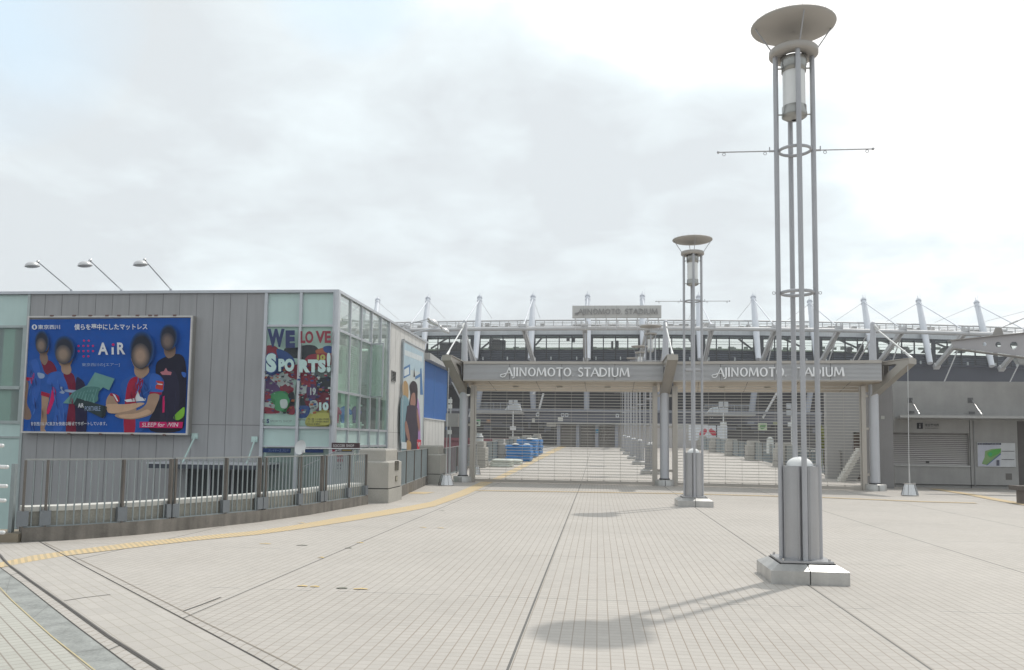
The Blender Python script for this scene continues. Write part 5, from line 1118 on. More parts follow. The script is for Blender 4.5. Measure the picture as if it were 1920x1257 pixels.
for k_, (m, *pts) in enumerate([('red', (70, 380), (140, 370), (190, 420), (150, 480), (80, 460)), ('dark', (230, 390), (330, 385), (440, 390), (440, 460), (300, 470), (230, 430)), ('dark', (340, 380), (460, 370), (500, 440), (420, 480), (340, 470)), ('ora', (470, 405), (590, 380), (590, 440), (500, 450)), ('blue', (530, 380), (592, 375), (592, 430), (540, 420)),
        ('blue', (65, 480), (200, 470), (250, 540), (160, 600), (60, 590)), ('blue', (160, 400), (240, 420), (300, 480), (300, 560), (200, 520)), ('red', (220, 540), (300, 520), (420, 530), (440, 620), (330, 640), (230, 600)), ('red', (430, 440), (590, 440), (590, 520), (450, 560), (380, 500)),
        ('purp', (60, 600), (190, 660), (200, 760), (90, 740), (55, 680)), ('white', (110, 620), (210, 590), (290, 650), (300, 730), (220, 740), (170, 680)), ('red', (190, 690), (290, 700), (280, 740), (210, 745)), ('dark', (320, 640), (400, 640), (410, 820), (320, 840)), ('red', (330, 590), (470, 590), (490, 700), (400, 720), (350, 650)),
        ('dark', (480, 640), (585, 620), (585, 770), (490, 760)), ('white', (330, 700), (400, 680), (400, 740), (335, 760)), ('green', (120, 750), (230, 730), (270, 800), (240, 890), (130, 860)), ('white', (190, 800), (250, 800), (240, 860), (200, 860)), ('red', (60, 740), (110, 740), (110, 800), (50, 830)), ('white', (50, 820), (140, 830), (200, 900), (60, 900)), ('red', (50, 850), (160, 870), (180, 900), (60, 900)),
        ('dred', (390, 740), (580, 750), (575, 880), (480, 880), (400, 850)), ('purp', (400, 690), (470, 680), (480, 780), (410, 800)), ('blue', (320, 850), (420, 850), (400, 930), (318, 930)), ('dark', (250, 760), (300, 740), (300, 860), (270, 860)), ('red', (260, 850), (300, 850), (300, 910), (240, 900)), ('yel', (400, 930), (470, 880), (570, 880), (575, 1000), (400, 1000)), ('white', (420, 810), (470, 800), (490, 850), (450, 880), (420, 850)), ('gray', (460, 560), (580, 560), (580, 610), (470, 620))]):
    wq(m, pts)
rs = random.Random(3)
for k in range(260):     # prints and numbers on the shirts
    x = rs.choice([rs.uniform(65, 290), rs.uniform(325, 575)]); y = rs.uniform(480, 900); s_ = rs.uniform(4, 17)
    wq(rs.choice(['white', 'gray', 'dark', 'red', 'navy', 'blue', 'gray', 'dred', 'purp', 'white', 'ora']), [(x, y), (x+s_*1.6, y+rs.uniform(-4, 4)), (x+s_*1.3, y+s_), (x-2, y+s_*.8)], False)
wq('yel', [(402, 960), (440, 918), (500, 898), (560, 900), (574, 930), (572, 990), (410, 994)])
wq('green', [(125, 770), (160, 740), (230, 745), (265, 800), (250, 830), (225, 800), (215, 880), (150, 870), (150, 800)]); wq('white', [(190, 800), (240, 795), (245, 850), (200, 860)])
wq('dred', [(205, 690), (230, 670), (250, 690), (270, 680), (280, 715), (250, 730), (215, 725)], False)
A.text(cl['navy'], 'W', *wp(90, 238), *wp(225, 382), .06); A.text(cl['navy'], 'E', *wp(232, 250), *wp(306, 388), .07); A.text(cl['red'], 'LO', *wp(350, 256), *wp(450, 352), .04, 1.0); A.text(cl['red'], 'VE', *wp(468, 255), *wp(588, 350), .04, 1.0)
lt = flat('letter_mint', 196, 222, 218)
A.text(cl['blue'], 'S', *wp(72, 425), *wp(166, 588), .12); A.text(lt, 'S', *wp(78, 430), *wp(160, 580), .07); A.text(lt, 'PO', *wp(176, 472), *wp(300, 574), .07, 1.1); A.text(lt, 'RTS', *wp(338, 478), *wp(548, 582), .07, 1.1); A.text(cl['yel'], '10', *wp(478, 440), *wp(545, 485), .06); A.text(lt, '!', *wp(555, 425), *wp(586, 580), .07)
A.text(lt, '10', *wp(495, 815), *wp(570, 880), .06); A.text(cl['white'], 'HONDA'[:0]+'19', *wp(425, 700), *wp(470, 760), .04)
A.text(cl['navy'], 'S', *wp(82, 945), *wp(104, 980), .06); A.text(cl['gray'], 'E', *wp(52, 948), *wp(74, 978), .0)
A.text(cl['gray'], 'SPORTS SHOP', *wp(110, 955), *wp(280, 972)); A.text(cl['dark'], '営業時間', *wp(330, 945), *wp(385, 960)); A.text(cl['dark'], '月-金 11:00-19:00', *wp(405, 938), *wp(572, 955)); A.text(cl['dark'], '土-日 10:00-18:00', *wp(405, 958), *wp(572, 974)); A.text(cl['dark'], '定休日 水曜日', *wp(395, 978), *wp(500, 993))
A.build('print', po)
# ------------------------------------------------ tall side poster of two women
sp = thing('wall_poster', (XB+.1, sy(757), sz(757, 850)), 'tall pale poster of two long-haired women on the pale side wall of the shop', 'poster')
XP = XB+.09
def sp_(x, y): return (720+x/3.489, 580+y/3.489)
ya_, yb_ = PX(755.5, 700, XP).y, PX(795, 700, XP).y; zt_ = PX(757, 636, XP).z; zb_ = -1.2
zt_2 = zt_
B('panel', mat('poster_panel_grey', (.5, .52, .53), .5), sp, lambda q: (q.box(XB, XP-.005, ya_, yb_, zb_, zt_), q.box(XP-.005, XP+.02, ya_, ya_+.05, zb_, zt_), q.box(XP-.005, XP+.02, yb_-.05, yb_, zb_, zt_), q.box(XP-.005, XP+.02, ya_, yb_, zt_-.05, zt_)))
A = Art(lambda u, v, o: PX(u, v, XP-.004+o), .002)
s1 = {k: flat('sp_'+k, *v, .4) for k, v in dict(sky=(176, 196, 206), pale=(190, 198, 198), hair=(52, 44, 48), skin=(150, 112, 100), dress=(62, 54, 66), tan=(170, 140, 100), teal=(120, 150, 160), lilac=(168, 130, 180), red=(196, 50, 70), blue=(80, 120, 165), lt=(205, 212, 214)).items()}
def sq(m, pts, smooth=True): A.poly(s1[m], [sp_(*p) for p in pts], smooth)
A.poly(s1['sky'], [(756, 641), (794.3, 662), (792.5, 845), (753, 845)])
A.poly(s1['pale'], [(756, 690), (794, 700), (793, 845), (753, 845)])
sq('lt', [(135, 265), (250, 310), (250, 345), (135, 300)], False)
sq('blue', [(125, 385), (170, 360), (172, 430), (125, 455)], False); sq('lt', [(132, 395), (163, 378), (165, 425), (132, 440)], False); sq('blue', [(237, 390), (245, 385), (250, 460), (256, 560), (237, 560)], False); sq('blue', [(205, 440), (240, 420), (240, 440), (205, 460)], False)
sq('hair', [(198, 380), (203, 440), (194, 445)], False)
sq('tan', [(120, 500), (140, 468), (158, 500), (158, 580), (130, 600)]); sq('teal', [(112, 590), (160, 590), (165, 700), (150, 910), (112, 910)]); sq('lilac', [(205, 600), (230, 620), (238, 880), (205, 890)])
sq('hair', [(168, 500), (190, 470), (215, 490), (220, 560), (208, 680), (165, 640), (175, 560)]); sq('skin', [(180, 560), (202, 550), (206, 620), (190, 650), (172, 620)]); sq('dress', [(158, 630), (215, 640), (222, 720), (215, 918), (148, 918), (142, 740), (150, 660)])
sq('skin', [(215, 650), (226, 690), (236, 770), (228, 800), (216, 720)]); sq('skin', [(138, 740), (150, 740), (170, 840), (160, 860), (140, 800)]); sq('tan', [(150, 860), (175, 870), (175, 918), (150, 918)])
sq('red', [(216, 852), (243, 855), (243, 916), (216, 916)], False); A.text(s1['lt'], 'Vi', *sp_(220, 870), *sp_(238, 900), .03)
sq('lt', [(114, 868), (148, 872), (148, 915), (114, 912)], False)
A.build('print', sp)
# ------------------------------------------------ floodlights on the roof edge
def flood(base, knee, head, label, r=.28, nrm=(-.35, 0, .94)):
    f = thing('sign_floodlight', tuple(base), label, 'floodlight', 'hooded floodlights leaning out over the shop roof edge')
    B('arm', alu, f, lambda q: (q.tube(base, knee, .022, .018, 8), q.tube(base+V(0, 0, -.06), base+(knee-base)*.05, .05, .04, 8)))
    B('knuckle', stainless, f, lambda q: (q.dome(knee, .05, .05, 12, 4), q.dome(knee, .05, -.05, 12, 4), q.tube(knee, knee+(head-knee)*.55, .03, .03, 8)))
    hd = B('hood', mat('hood_silver', (.62, .62, .62), .3, .4, .1, 6), f, lambda q: (q.dome(head, r, r*.72, 24, 7, nrm),))
    B('lamp_face', frosted, hd, lambda q: q.dome(head, r*.93, -.04, 24, 3, nrm))
    return f
for bx, kx, hx_, lb in [((136, 546), (71, 491), (60.5, 500), 'leftmost of three hooded floodlights over the big billboard'), ((230, 546), (169, 489), (159.5, 499), 'middle one of the three hooded floodlights over the billboard'), ((322, 545), (271, 487.5), (263.5, 497.5), 'right one of the three hooded floodlights over the billboard')]:
    flood(P(*bx, YB+.15), P(*kx, YB-1.5), P(*hx_, YB-1.7), lb, .21, (-.12, -.05, .99))
def PXd(x, y, X): return PX(x, y, X)
flood(PX(752, 612, XB), PX(803, 598, XB+1.7), PX(811, 607, XB+1.8), 'upper hooded floodlight on the shop side, in front of the stadium mast', .24, (.35, .1, .93))
flood(PX(777, 624, XB), PX(826, 613, XB+1.7), PX(833, 622, XB+1.8), 'lower hooded floodlight on the shop side, nearest the gate mast', .23, (.35, .1, .93))
# ------------------------------------------------ satellite dish and pipe
dc = P(563, 839, 21.5); ds = thing('satellite_dish', (dc.x, dc.y, dc.z-.3), 'white satellite dish on a horizontal pipe above the parapet railing', 'satellite dish')
nv = V(-.25, .75, -.6).normalized()
nv = V(.28, .93, -.22).normalized()
def dish(q):
    x = V(.96, -.27, 0).normalized(); z = nv; y = z.cross(x); vs = []; n = 28
    for j in range(7):
        r = .175*j/6
        for i in range(n): t = 2*math.pi*i/n; vs.append(dc + x*math.cos(t)*r + y*math.sin(t)*r*1.15 + z*(.05-(r/.175)**2*.05))
    q.add(vs, [(j*n+i, j*n+(i+1) % n, (j+1)*n+(i+1) % n, (j+1)*n+i) for j in range(6) for i in range(n)], True)
B('reflector', alu_white, ds, dish)
B('feed_arm', alu_white, ds, lambda q: (q.beam(dc+V(.05, .02, -.19), dc+V(.13, -.12, -.10), .03, .03), q.box(dc.x+.10, dc.x+.17, dc.y-.16, dc.y-.1, dc.z-.14, dc.z-.07)))
p1, p2 = P(575, 841.5, 21.5), P(741, 842.5, 21.6)
B('pipe', stainless, ds, lambda q: (q.tube(p1, p2, .018, .018, 8), q.tube(p1+V(-.1, .12, 0), p1+V(.1, 0, 0), .025, .02, 8), q.tube(P(640, 842, 21.5), P(560, 880, 21.9), .012, .012, 6)))
# soccer shop sign
sg = thing('shop_sign', tuple(P(645, 895, YB-.6)), 'dark maroon SOCCER SHOP board above a white and red shop sign panel', 'sign'); YS = YB-.6
s0, s1_ = P(621.5, 842.5, YS), P(673, 831, YS); d0, d1 = P(622, 896, YS), P(660, 848, YS)
B('header', mat('sign_maroon', c(72, 48, 52), .5), sg, lambda q: q.box(s0.x, s1_.x, YS, YS+.12, s0.z, s1_.z))
B('panel', mat('sign_pale', c(168, 172, 172), .5), sg, lambda q: q.box(d0.x, d1.x, YS+.02, YS+.1, d0.z-1, s0.z))
A = Art(lambda u, v, o: P(u, v, YS-o), .002); A.text(flat('sign_txt', 205, 200, 200), 'SOCCER SHOP', 624.5, 833.5, 664, 838.8, .03, 1.1)
A.text(flat('sign_txt', 205, 200, 200), 'KAZ', 629, 843.6, 641, 846.4, .03); A.build('lettering', sg)
A = Art(lambda u, v, o: P(u, v, YS+.02-o), .002); rd = flat('sign_red', 150, 50, 70); dk = flat('sign_dark', 50, 45, 55)
A.rect(rd, 622.5, 842.5, 628, 847); A.rect(dk, 628.5, 843, 660, 847.2); A.rect(flat('sign_yellow', 160, 140, 80), 642, 843.5, 659, 845.5)
for k in range(2):
    for j in range(3): A.rect(rd, 631+j*4, 852.5+k*8, 634.3+j*4, 858+k*8, same=j > 0); A.rect(dk, 631+j*3.5, 871+k*6, 633+j*3.5, 874+k*6, same=True)
A.build('panel_print', sg)
B('sign_post', alu, sg, lambda q: (q.tube((d0.x+.03, YS+.15, -6), (d0.x+.03, YS+.15, s0.z), .035, .035, 8), q.tube((d1.x-.03, YS+.15, -6), (d1.x-.03, YS+.15, s0.z), .035, .035, 8)))
# thin sign pole + control box left of the gate
lb_ = P(838, 775, 31.6); pl = thing('control_cabinet', (lb_.x, 31.8, 0), 'grey metal cabinet on a thin pole left of the gate, beside the low white wall', 'cabinet')
a, d_ = P(835.5, 800, 31.6), P(859, 775.5, 31.6)
B('box', mat('cabinet_grey', (.40, .39, .38), .5, .2), pl, lambda q: q.box(a.x, d_.x, 31.6, 31.9, a.z, d_.z)); B('pole', alu, pl, lambda q: q.tube((a.x+.12, 31.95, -1), (a.x+.12, 31.95, P(840, 745, 31.9).z), .03, .03, 8))
B('lamp', frosted, pl, lambda q: [q.box(a.x+.06, a.x+.2, 31.75, 31.85, P(840, y, 31.8).z-.09, P(840, y, 31.8).z+.07) for y in (752, 762, 810)])
# ================================================= KIOSK BUILDING ON THE RIGHT
YK = G(1800, 917).y+.0; YK = 33.2
kb = thing('kiosk_building', (14, YK, 0), 'shaded grey concrete kiosk building with shuttered counter on the right of the gate', 'building')
def kz(y, x=1780): return P(x, y, YK).z
def kx(x, y=830): return P(x, y, YK).x
ztk = kz(715.5); x1676 = kx(1676); 
zo0, zo1 = kz(873, 1745), kz(812, 1745); xo0, xo1 = x1676+.02, kx(1817)
def kw(q):
    q.box(x1676, xo1, YK, YK+.35, zo1, ztk); q.box(x1676, xo1, YK, YK+.35, .11, zo0); q.box(xo1, kx(1908), YK, YK+.35, .11, ztk); q.box(kx(1908), 26, YK, YK+.35, kz(790, 1915), ztk)
    q.box(kx(1908), 26, YK+2, YK+2.3, 0, ztk)
B('wall', concrete_dark, kb, kw)
B('plinth', concrete_dark, kb, lambda q: q.box(x1676+.05, kx(1912), YK+.06, YK+.35, 0, .11))
B('pier', mat('pier_concrete', (.24, .235, .235), .85, 0, .12, .9, .2, 40, .3, .1, .04), kb, lambda q: q.box(P(1650, 830, 31.6).x, P(1675, 830, 31.6).x, 31.6, YK+.3, 0, P(1660, 714, 31.6).z))
B('joint', dark_gap, kb, lambda q: (q.box(xo1+.02, xo1+.045, YK-.003, YK, 0, kz(785)), q.box(x1676, kx(1908), YK-.002, YK, .10, .125)))
rsh = B('roller_shutter', shutter_grey, kb, lambda q: [q.hexa([(xo0, YK+.10, z_), (xo1, YK+.10, z_), (xo1, YK+.2, z_), (xo0, YK+.2, z_), (xo0, YK+.125, z_+.046), (xo1, YK+.125, z_+.046), (xo1, YK+.2, z_+.046), (xo0, YK+.2, z_+.046)]) for z_ in [zo0+.02+k*.073 for k in range(int((zo1-zo0)/.073))]])
B('shutter_slat_gap', mat('slat_shadow', (.22, .21, .20), .7), rsh, lambda q: q.box(xo0, xo1, YK+.16, YK+.17, zo0, zo1))
B('handle', dark_gap, rsh, lambda q: q.box(kx(1737), kx(1743), YK+.08, YK+.11, zo0+.1, zo0+.14))
B('sill', mat('sill_grey', (.42, .42, .41), .5, .2), kb, lambda q: q.box(xo0, xo1, YK-.06, YK+.12, zo0-.04, zo0+.015))
cz_ = P(1800, 781.5, YK-1.3).z
kc = B('canopy', mat('canopy_edge', (.36, .36, .35), .5, .15), kb, lambda q: (q.hexa([(P(1688, 781, YK-1.3).x, YK-1.3, cz_-.05), (26, YK-1.3, cz_-.05), (26, YK, cz_-.08), (x1676+.1, YK, cz_-.08), (P(1688, 781, YK-1.3).x, YK-1.3, cz_+.04), (26, YK-1.3, cz_+.04), (26, YK, cz_+.02), (x1676+.1, YK, cz_+.02)]),))
for x0, x1 in ((1708, 1724), (1821, 1840.5)):
    a, d_ = P(x0, 749, YK), P(x1, 778, YK-1.15)
    cb = B('canopy_tie', stainless, kb, lambda q: (q.tube(a, d_, .028, .028, 10), q.tube(a+(d_-a)*.78, a+(d_-a)*.84, .045, .045, 10), q.tube(a+(d_-a)*.93, d_, .04, .04, 10)))
    B('wall_plate', mat('plate_dark', (.12, .12, .12), .6), cb, lambda q: q.box(a.x-.13, a.x+.06, YK-.012, YK, a.z-.14, a.z+.06))
    B('canopy_shoe', mat('plate_dark', (.12, .12, .12), .6), cb, lambda q: q.box(a.x-.1, a.x+.1, YK-.05, YK, P(1712, 773, YK).z-.04, P(1712, 773, YK).z+.04))
# information lettering
A = Art(lambda u, v, o: P(u, v, YK-o), .003); idk = flat('info_dark', 42, 42, 46); ilt = flat('info_light', 150, 148, 146); igr = flat('info_grey', 84, 84, 86)
A.rect(idk, 1719, 793, 1730.5, 804.5); A.ell(ilt, 1724.8, 796, 1.1, 1.1, 10); A.rect(ilt, 1723.6, 798, 1726, 803); A.text(igr, '総合案内所', 1734, 794.5, 1761, 800.2, .02); A.text(igr, 'Information', 1735, 802, 1759, 804.2, .01)
A.build('info_lettering', kb)
cj = mat('concrete_joint', (.17, .165, .16), .9)
B('conduit', mat('conduit_grey', (.3, .3, .3), .5, .3), kb, lambda q: q.tube((kx(1826), YK-.03, .1), (kx(1826), YK-.03, kz(783, 1826)), .018, .018, 8))
B('notice_plate', flat('plate_pale', 170, 170, 166), kb, lambda q: q.box(P(1655, 785, 31.6).x-.06, P(1655, 785, 31.6).x+.06, 31.58, 31.6, P(1655, 786, 31.6).z, P(1655, 780, 31.6).z))
B('vent_plate', mat('vent_brown', (.13, .12, .11), .6), kb, lambda q: q.box(kx(1883.5), kx(1895), YK-.01, YK, kz(900, 1890), kz(888, 1890)))
B('dark_opening', mat('opening_brown', (.11, .10, .095), .8), kb, lambda q: q.box(kx(1911), 26, YK+.1, YK+.12, 0, kz(790, 1915)))
mp_ = thing('map_board', tuple(P(1866, 875, YK)), 'white area map board with green park shape and blank side panels on the kiosk wall', 'map board')
m0, m1 = P(1832.5, 875, YK), P(1902, 831, YK)
B('board', flat('map_white', 196, 198, 200), mp_, lambda q: q.box(m0.x, m1.x, YK-.05, YK, m0.z, m1.z))
A = Art(lambda u, v, o: P(u, v, YK-.05-o), .002)
A.rect(flat('map_lilac', 186, 188, 200), 1834, 835, 1876, 874.5); A.rect(flat('map_header', 60, 62, 80), 1833, 831, 1877, 834.5)
A.poly(flat('map_olive', 130, 160, 110), [(1847, 846), (1860, 842), (1877, 841), (1877, 850), (1862, 862), (1850, 872), (1841, 870), (1846, 858)]); A.poly(flat('map_green', 90, 165, 80), [(1851, 850), (1862, 844), (1876, 843), (1873, 850), (1864, 855), (1856, 858)], True); A.ell(flat('map_teal', 70, 160, 110), 1857, 852, 3.4, 3.2); A.ell(flat('map_olive', 130, 160, 110), 1846, 867, 3.6, 3.6); A.poly(flat('map_blue', 90, 110, 150), [(1876, 850), (1877, 852), (1851, 873), (1849, 873)])
A.rect(flat('map_darkbox', 90, 92, 105), 1868.5, 863, 1874, 873.5); A.text(flat('map_lilac', 186, 188, 200), '味の素スタジアム周辺案内図', 1835, 831.8, 1874, 834)
for y in (846, 861.5): A.rect(dk, 1878, y, 1902, y+.9)
A.build('map_print', mp_)
# bench end at the right edge
be = G(1912, 945); bn = thing('bench', tuple(be), 'end of a dark stone bench cut by the right edge, in front of the kiosk', 'bench')
B('seat', mat('bench_brown', (.10, .085, .075), .7, 0, .3, 4), bn, lambda q: q.box(be.x-.12, be.x+2, be.y-.2, be.y+.35, .38, .50)); 
for dx in (.05, 1.5): B('leg', mat('bench_leg', (.16, .14, .13), .8), bn, lambda q: q.box(be.x+dx, be.x+dx+.25, be.y-.12, be.y+.28, 0, .38))
# ------------------------------------------------ projecting steel canopy arm with round holes, right
YW = 31.0; wa = thing('canopy_arm', tuple(P(1920, 650, YW)), 'tapered grey steel canopy arm with round holes reaching in from the right edge', 'canopy arm')
def holes(q):
    top = [(1782, 640), (1920, 626), (2050, 613)]; bot = [(1788, 652), (1850, 660), (1920, 668.5), (2050, 684)]
    hs = [(1846, 645.5, 3.6), (1871.5, 646.5, 5.2), (1901, 648, 7.2), (1934, 649, 9)]
    def ty(x): return 640+(626-640)/138*(x-1782)
    def by(x): return 652+(668.5-652)/132*(x-1788)
    cuts = [1790]+[(a_[0]+b_[0])/2 for a_, b_ in zip(hs[:-1], hs[1:])]
    xs_ = [1832]+[(hs[i][0]+hs[i+1][0])/2 for i in range(3)]+[1952]
    for yy in (YW, YW+.12):
        q.add([P(1782, 640, yy), P(1788, 652, yy), P(1832, by(1832), yy), P(1832, ty(1832), yy)], [(0, 1, 2, 3)]); q.add([P(1952, ty(1952), yy), P(1952, by(1952), yy), P(2100, by(2100), yy), P(2100, ty(2100), yy)], [(0, 1, 2, 3)])
        for (hx_, hy, hr), xa, xb_ in zip(hs, xs_[:-1], xs_[1:]):
            n = 24; inn, ou = [], []
            for i in range(n):
                t = 2*math.pi*(i+.5)/n; ct, st_ = math.cos(t), math.sin(t); inn.append((hx_+hr*ct, hy+hr*st_))
                ks = []
                if ct > 1e-6: ks.append((xb_-hx_)/ct)
                if ct < -1e-6: ks.append((xa-hx_)/ct)
                if st_ > 0: ks.append((by(hx_)-hy)/st_)
                else: ks.append((ty(hx_)-hy)/st_)
                k_ = min(ks); X_, Y_ = hx_+k_*ct, hy+k_*st_
                if abs(X_-xa) > .01 and abs(X_-xb_) > .01: Y_ = by(X_) if st_ > 0 else ty(X_)
                ou.append((X_, Y_))
            # snap nearest samples to the panel corners
            for cx_, cy_ in ((xa, ty(xa)), (xb_, ty(xb_)), (xa, by(xa)), (xb_, by(xb_))):
                j = min(range(n), key=lambda i: (ou[i][0]-cx_)**2+(ou[i][1]-cy_)**2); ou[j] = (cx_, cy_)
            vs = [P(a_, b_, yy) for a_, b_ in inn+ou]; q.add(vs, [(i, (i+1) % n, n+(i+1) % n, n+i) for i in range(n)])
    for hx_, hy, hr in hs:
        n = 24; vs = [P(hx_+hr*math.cos(2*math.pi*i/n), hy+hr*math.sin(2*math.pi*i/n), yy) for yy in (YW, YW+.12) for i in range(n)]
        q.add(vs, [(i, (i+1) % n, n+(i+1) % n, n+i) for i in range(n)], True)
B('web_plate', mat('arm_grey', (.40, .39, .40), .5, .15, .06, 2), wa, holes)
def flg(q):
    a, d_ = P(1781, 640, YW), P(2100, 607.5, YW); q.beam(a+V(0, .06, .02), d_+V(0, .06, .02), .34, .03); a, d_ = P(1788, 653, YW), P(2100, 692.5, YW); q.beam(a+V(0, .06, -.02), d_+V(0, .06, -.02), .34, .03)
    q.prism([P(1850, 632.5, YW+.04), P(1862, 627, YW+.04), P(1867, 615, YW+.04), P(1878, 615, YW+.04), P(1882, 629, YW+.04)][::-1], (0, .05, 0))
B('flange', mat('arm_bronze', (.33, .31, .29), .45, .4), wa, flg)
B('stay_rod', stainless, wa, lambda q: (q.tube(P(1872, 617, YW+.06), P(1925, 595, YW+.06), .018, .018, 8), q.tube(P(1925, 595, YW+.06), P(2080, 530, YW+.06), .018, .018, 8), q.tube(P(1893, 608, YW+.06), P(1908, 602, YW+.06), .03, .03, 8)))
b = MB(); b.prism([P(1906, 672, YW+1.2), P(1912, 682, YW+1.2), P(2000, 690, YW+1.2), P(2000, 672, YW+1.2)], (0, .3, 0)); b.build('roof_underside', mat('arm_roof', (.40, .42, .42), .5), wa)
# ================================================= THINGS INSIDE THE GATES
# blue tarpaulin stacks
tarp = mat('tarp_blue', c(60, 124, 186), .5, 0, .18, 2.5, .6, 14, .4, .06)
def tarpstack(x0, x1, y0, y1, z, h, layers, label, seed):
    r = random.Random(seed); t = thing('tarpaulin_stack', ((x0+x1)/2, (y0+y1)/2, z), label, 'tarpaulin stack', 'stacks wrapped in blue tarpaulin inside the gate')
    hh = h/layers
    for k in range(layers):
        def ly(q):
            nx, ny = 10, 8; vs = []; dx = r.uniform(-.04, .04); zz = z+k*hh
            for (fz_, sh_) in ((0.05, .05), (.3, .0), (.75, .0), (.96, .07)):
                for i in range(24):
                    a_ = 2*math.pi*i/24; cx_, cy_ = math.cos(a_), math.sin(a_); m_ = max(abs(cx_), abs(cy_)); px, py = cx_/m_, cy_/m_
                    s_ = 1-sh_-r.uniform(0, .035); vs.append(((x0+x1)/2+dx+px*(x1-x0)/2*s_, (y0+y1)/2+py*(y1-y0)/2*s_, zz+hh*fz_+r.uniform(-.012, .012)))
            q.add(vs, [(j*24+i, j*24+(i+1) % 24, (j+1)*24+(i+1) % 24, (j+1)*24+i) for j in range(3) for i in range(24)]); q.add(vs[-24:], [tuple(range(24))])
        B('layer', tarp, t, ly)
    def bags(q):
        for k in range(3): q.dome((r.uniform(x0+.3, x1-.15), r.uniform(y0, y1-.2), z+h-.03-(k == 2)*hh*.9), .24, .09, 10, 4)
    B('weight_bag', mat('bag_white', (.62, .63, .6), .7, 0, .1, 8), t, bags)
tarpstack(-5.45, -3.95, 49.0, 51.2, rz(50), 1.02, 3, 'nearest and widest stack of blue tarpaulin, right behind the white sandbags', 1)
tarpstack(-5.5, -4.15, 56.0, 58.4, rz(57), 1.25, 3, 'middle taller stack of blue tarpaulin', 2)
tarpstack(-5.5, -4.25, 62.0, 65, rz(63), 1.15, 3, 'farthest stack of blue tarpaulin, before the fourth pillar', 3)
# white sacks
def sackpile(x0, y0, z, n, rows, label, seed):
    r = random.Random(seed); t = thing('sandbag_pile', (x0, y0, z), label, 'sandbags', 'flat white sacks piled inside the gate')
    for j in range(n):
        for k in range(rows):
            cx_, cy_, zz = x0+r.uniform(-.04, .04)+k*.04, y0+j*.62+r.uniform(-.05, .05), z+k*.13
            def sk_(q):
                vs = []; N_ = 20
                for fz_, s_ in ((0, .86), (.03, .97), (.07, 1.0), (.11, .94), (.14, .72), (.15, .3)):
                    for i in range(N_):
                        a_ = 2*math.pi*i/N_; e_ = lambda v: math.copysign(abs(v)**.55, v)
                        vs.append((cx_+e_(math.cos(a_))*.56*s_*(1+r.uniform(-.02, .02)), cy_+e_(math.sin(a_))*.28*s_, zz+fz_))
                q.add(vs, [(a*N_+i, a*N_+(i+1) % N_, (a+1)*N_+(i+1) % N_, (a+1)*N_+i) for a in range(5) for i in range(N_)], True); q.add(vs[-N_:], [tuple(range(N_))])
            B('sack', mat('sack_white', (.60, .64, .58), .7, 0, .15, 6, .5, 20), t, sk_)
sackpile(-5.0, 42.6, rz(43), 3, 3, 'low pile of white sandbags just behind the first pillar inside the gate', 4)
sackpile(-4.75, 45.6, rz(46), 2, 2, 'smaller low row of white sandbags right before the blue tarpaulins', 5)
# slim lamp poles with clustered floodlights
def pole(x, yt, ybm, Y, label):
    a, d_ = P(x, yt, Y), P(x, ybm, Y); t = thing('floodlight_pole', (d_.x, Y, d_.z-3), label, 'light pole', 'slim white light poles beyond the bridge')
    B('pole', alu_white, t, lambda q: q.tube((a.x, Y, d_.z-3), (a.x, Y, a.z-.4), .07, .05, 8))
    B('lamp_cluster', mat('cluster_grey', (.5, .52, .54), .4, .3), t, lambda q: (q.box(a.x-.42, a.x-.05, Y-.3, Y, a.z-.45, a.z), q.box(a.x+.05, a.x+.42, Y-.3, Y, a.z-.45, a.z), q.box(a.x-.4, a.x+.4, Y-.2, Y+.1, a.z-1.0, a.z-.55)))
    B('junction_box', alu_white, t, lambda q: q.box(a.x-.28, a.x+.28, Y-.15, Y+.15, d_.z+.8, d_.z+1.15))
pole(962.5, 750, 822, 80, 'slim white light pole seen through the left gate bay'); pole(1356, 754, 815, 80, 'slim white light pole behind the white banner with red hearts'); pole(1483.5, 757, 818, 72, 'slim white light pole seen between the posts of the nearest lamp')
# white banner with red hearts
hb = thing('heart_banner', tuple(P(1330, 826, 84)), 'white banner board with two red heart shapes beyond the right gate bay', 'banner')
a, d_ = P(1291.5, 826, 84), P(1363.5, 798.5, 84)
B('sheet', flat('banner_white', 215, 218, 222), hb, lambda q: q.box(a.x, d_.x, 84, 84.1, a.z, d_.z))
A = Art(lambda u, v, o: P(u, v, 84-o), .01); rh = flat('heart_red', 190, 50, 70)
for cx_ in (1318.5, 1336.5):
    f_ = 1 if cx_ < 1325 else -1
    A.poly(rh, [(cx_-7*f_, 816), (cx_-6*f_, 810), (cx_-1*f_, 807), (cx_+2*f_, 804), (cx_+6*f_, 805), (cx_+7*f_, 809), (cx_+3*f_, 815), (cx_-3*f_, 818)], True)
A.rect(dk, 1342.5, 798, 1344.5, 820); A.build('hearts', hb)
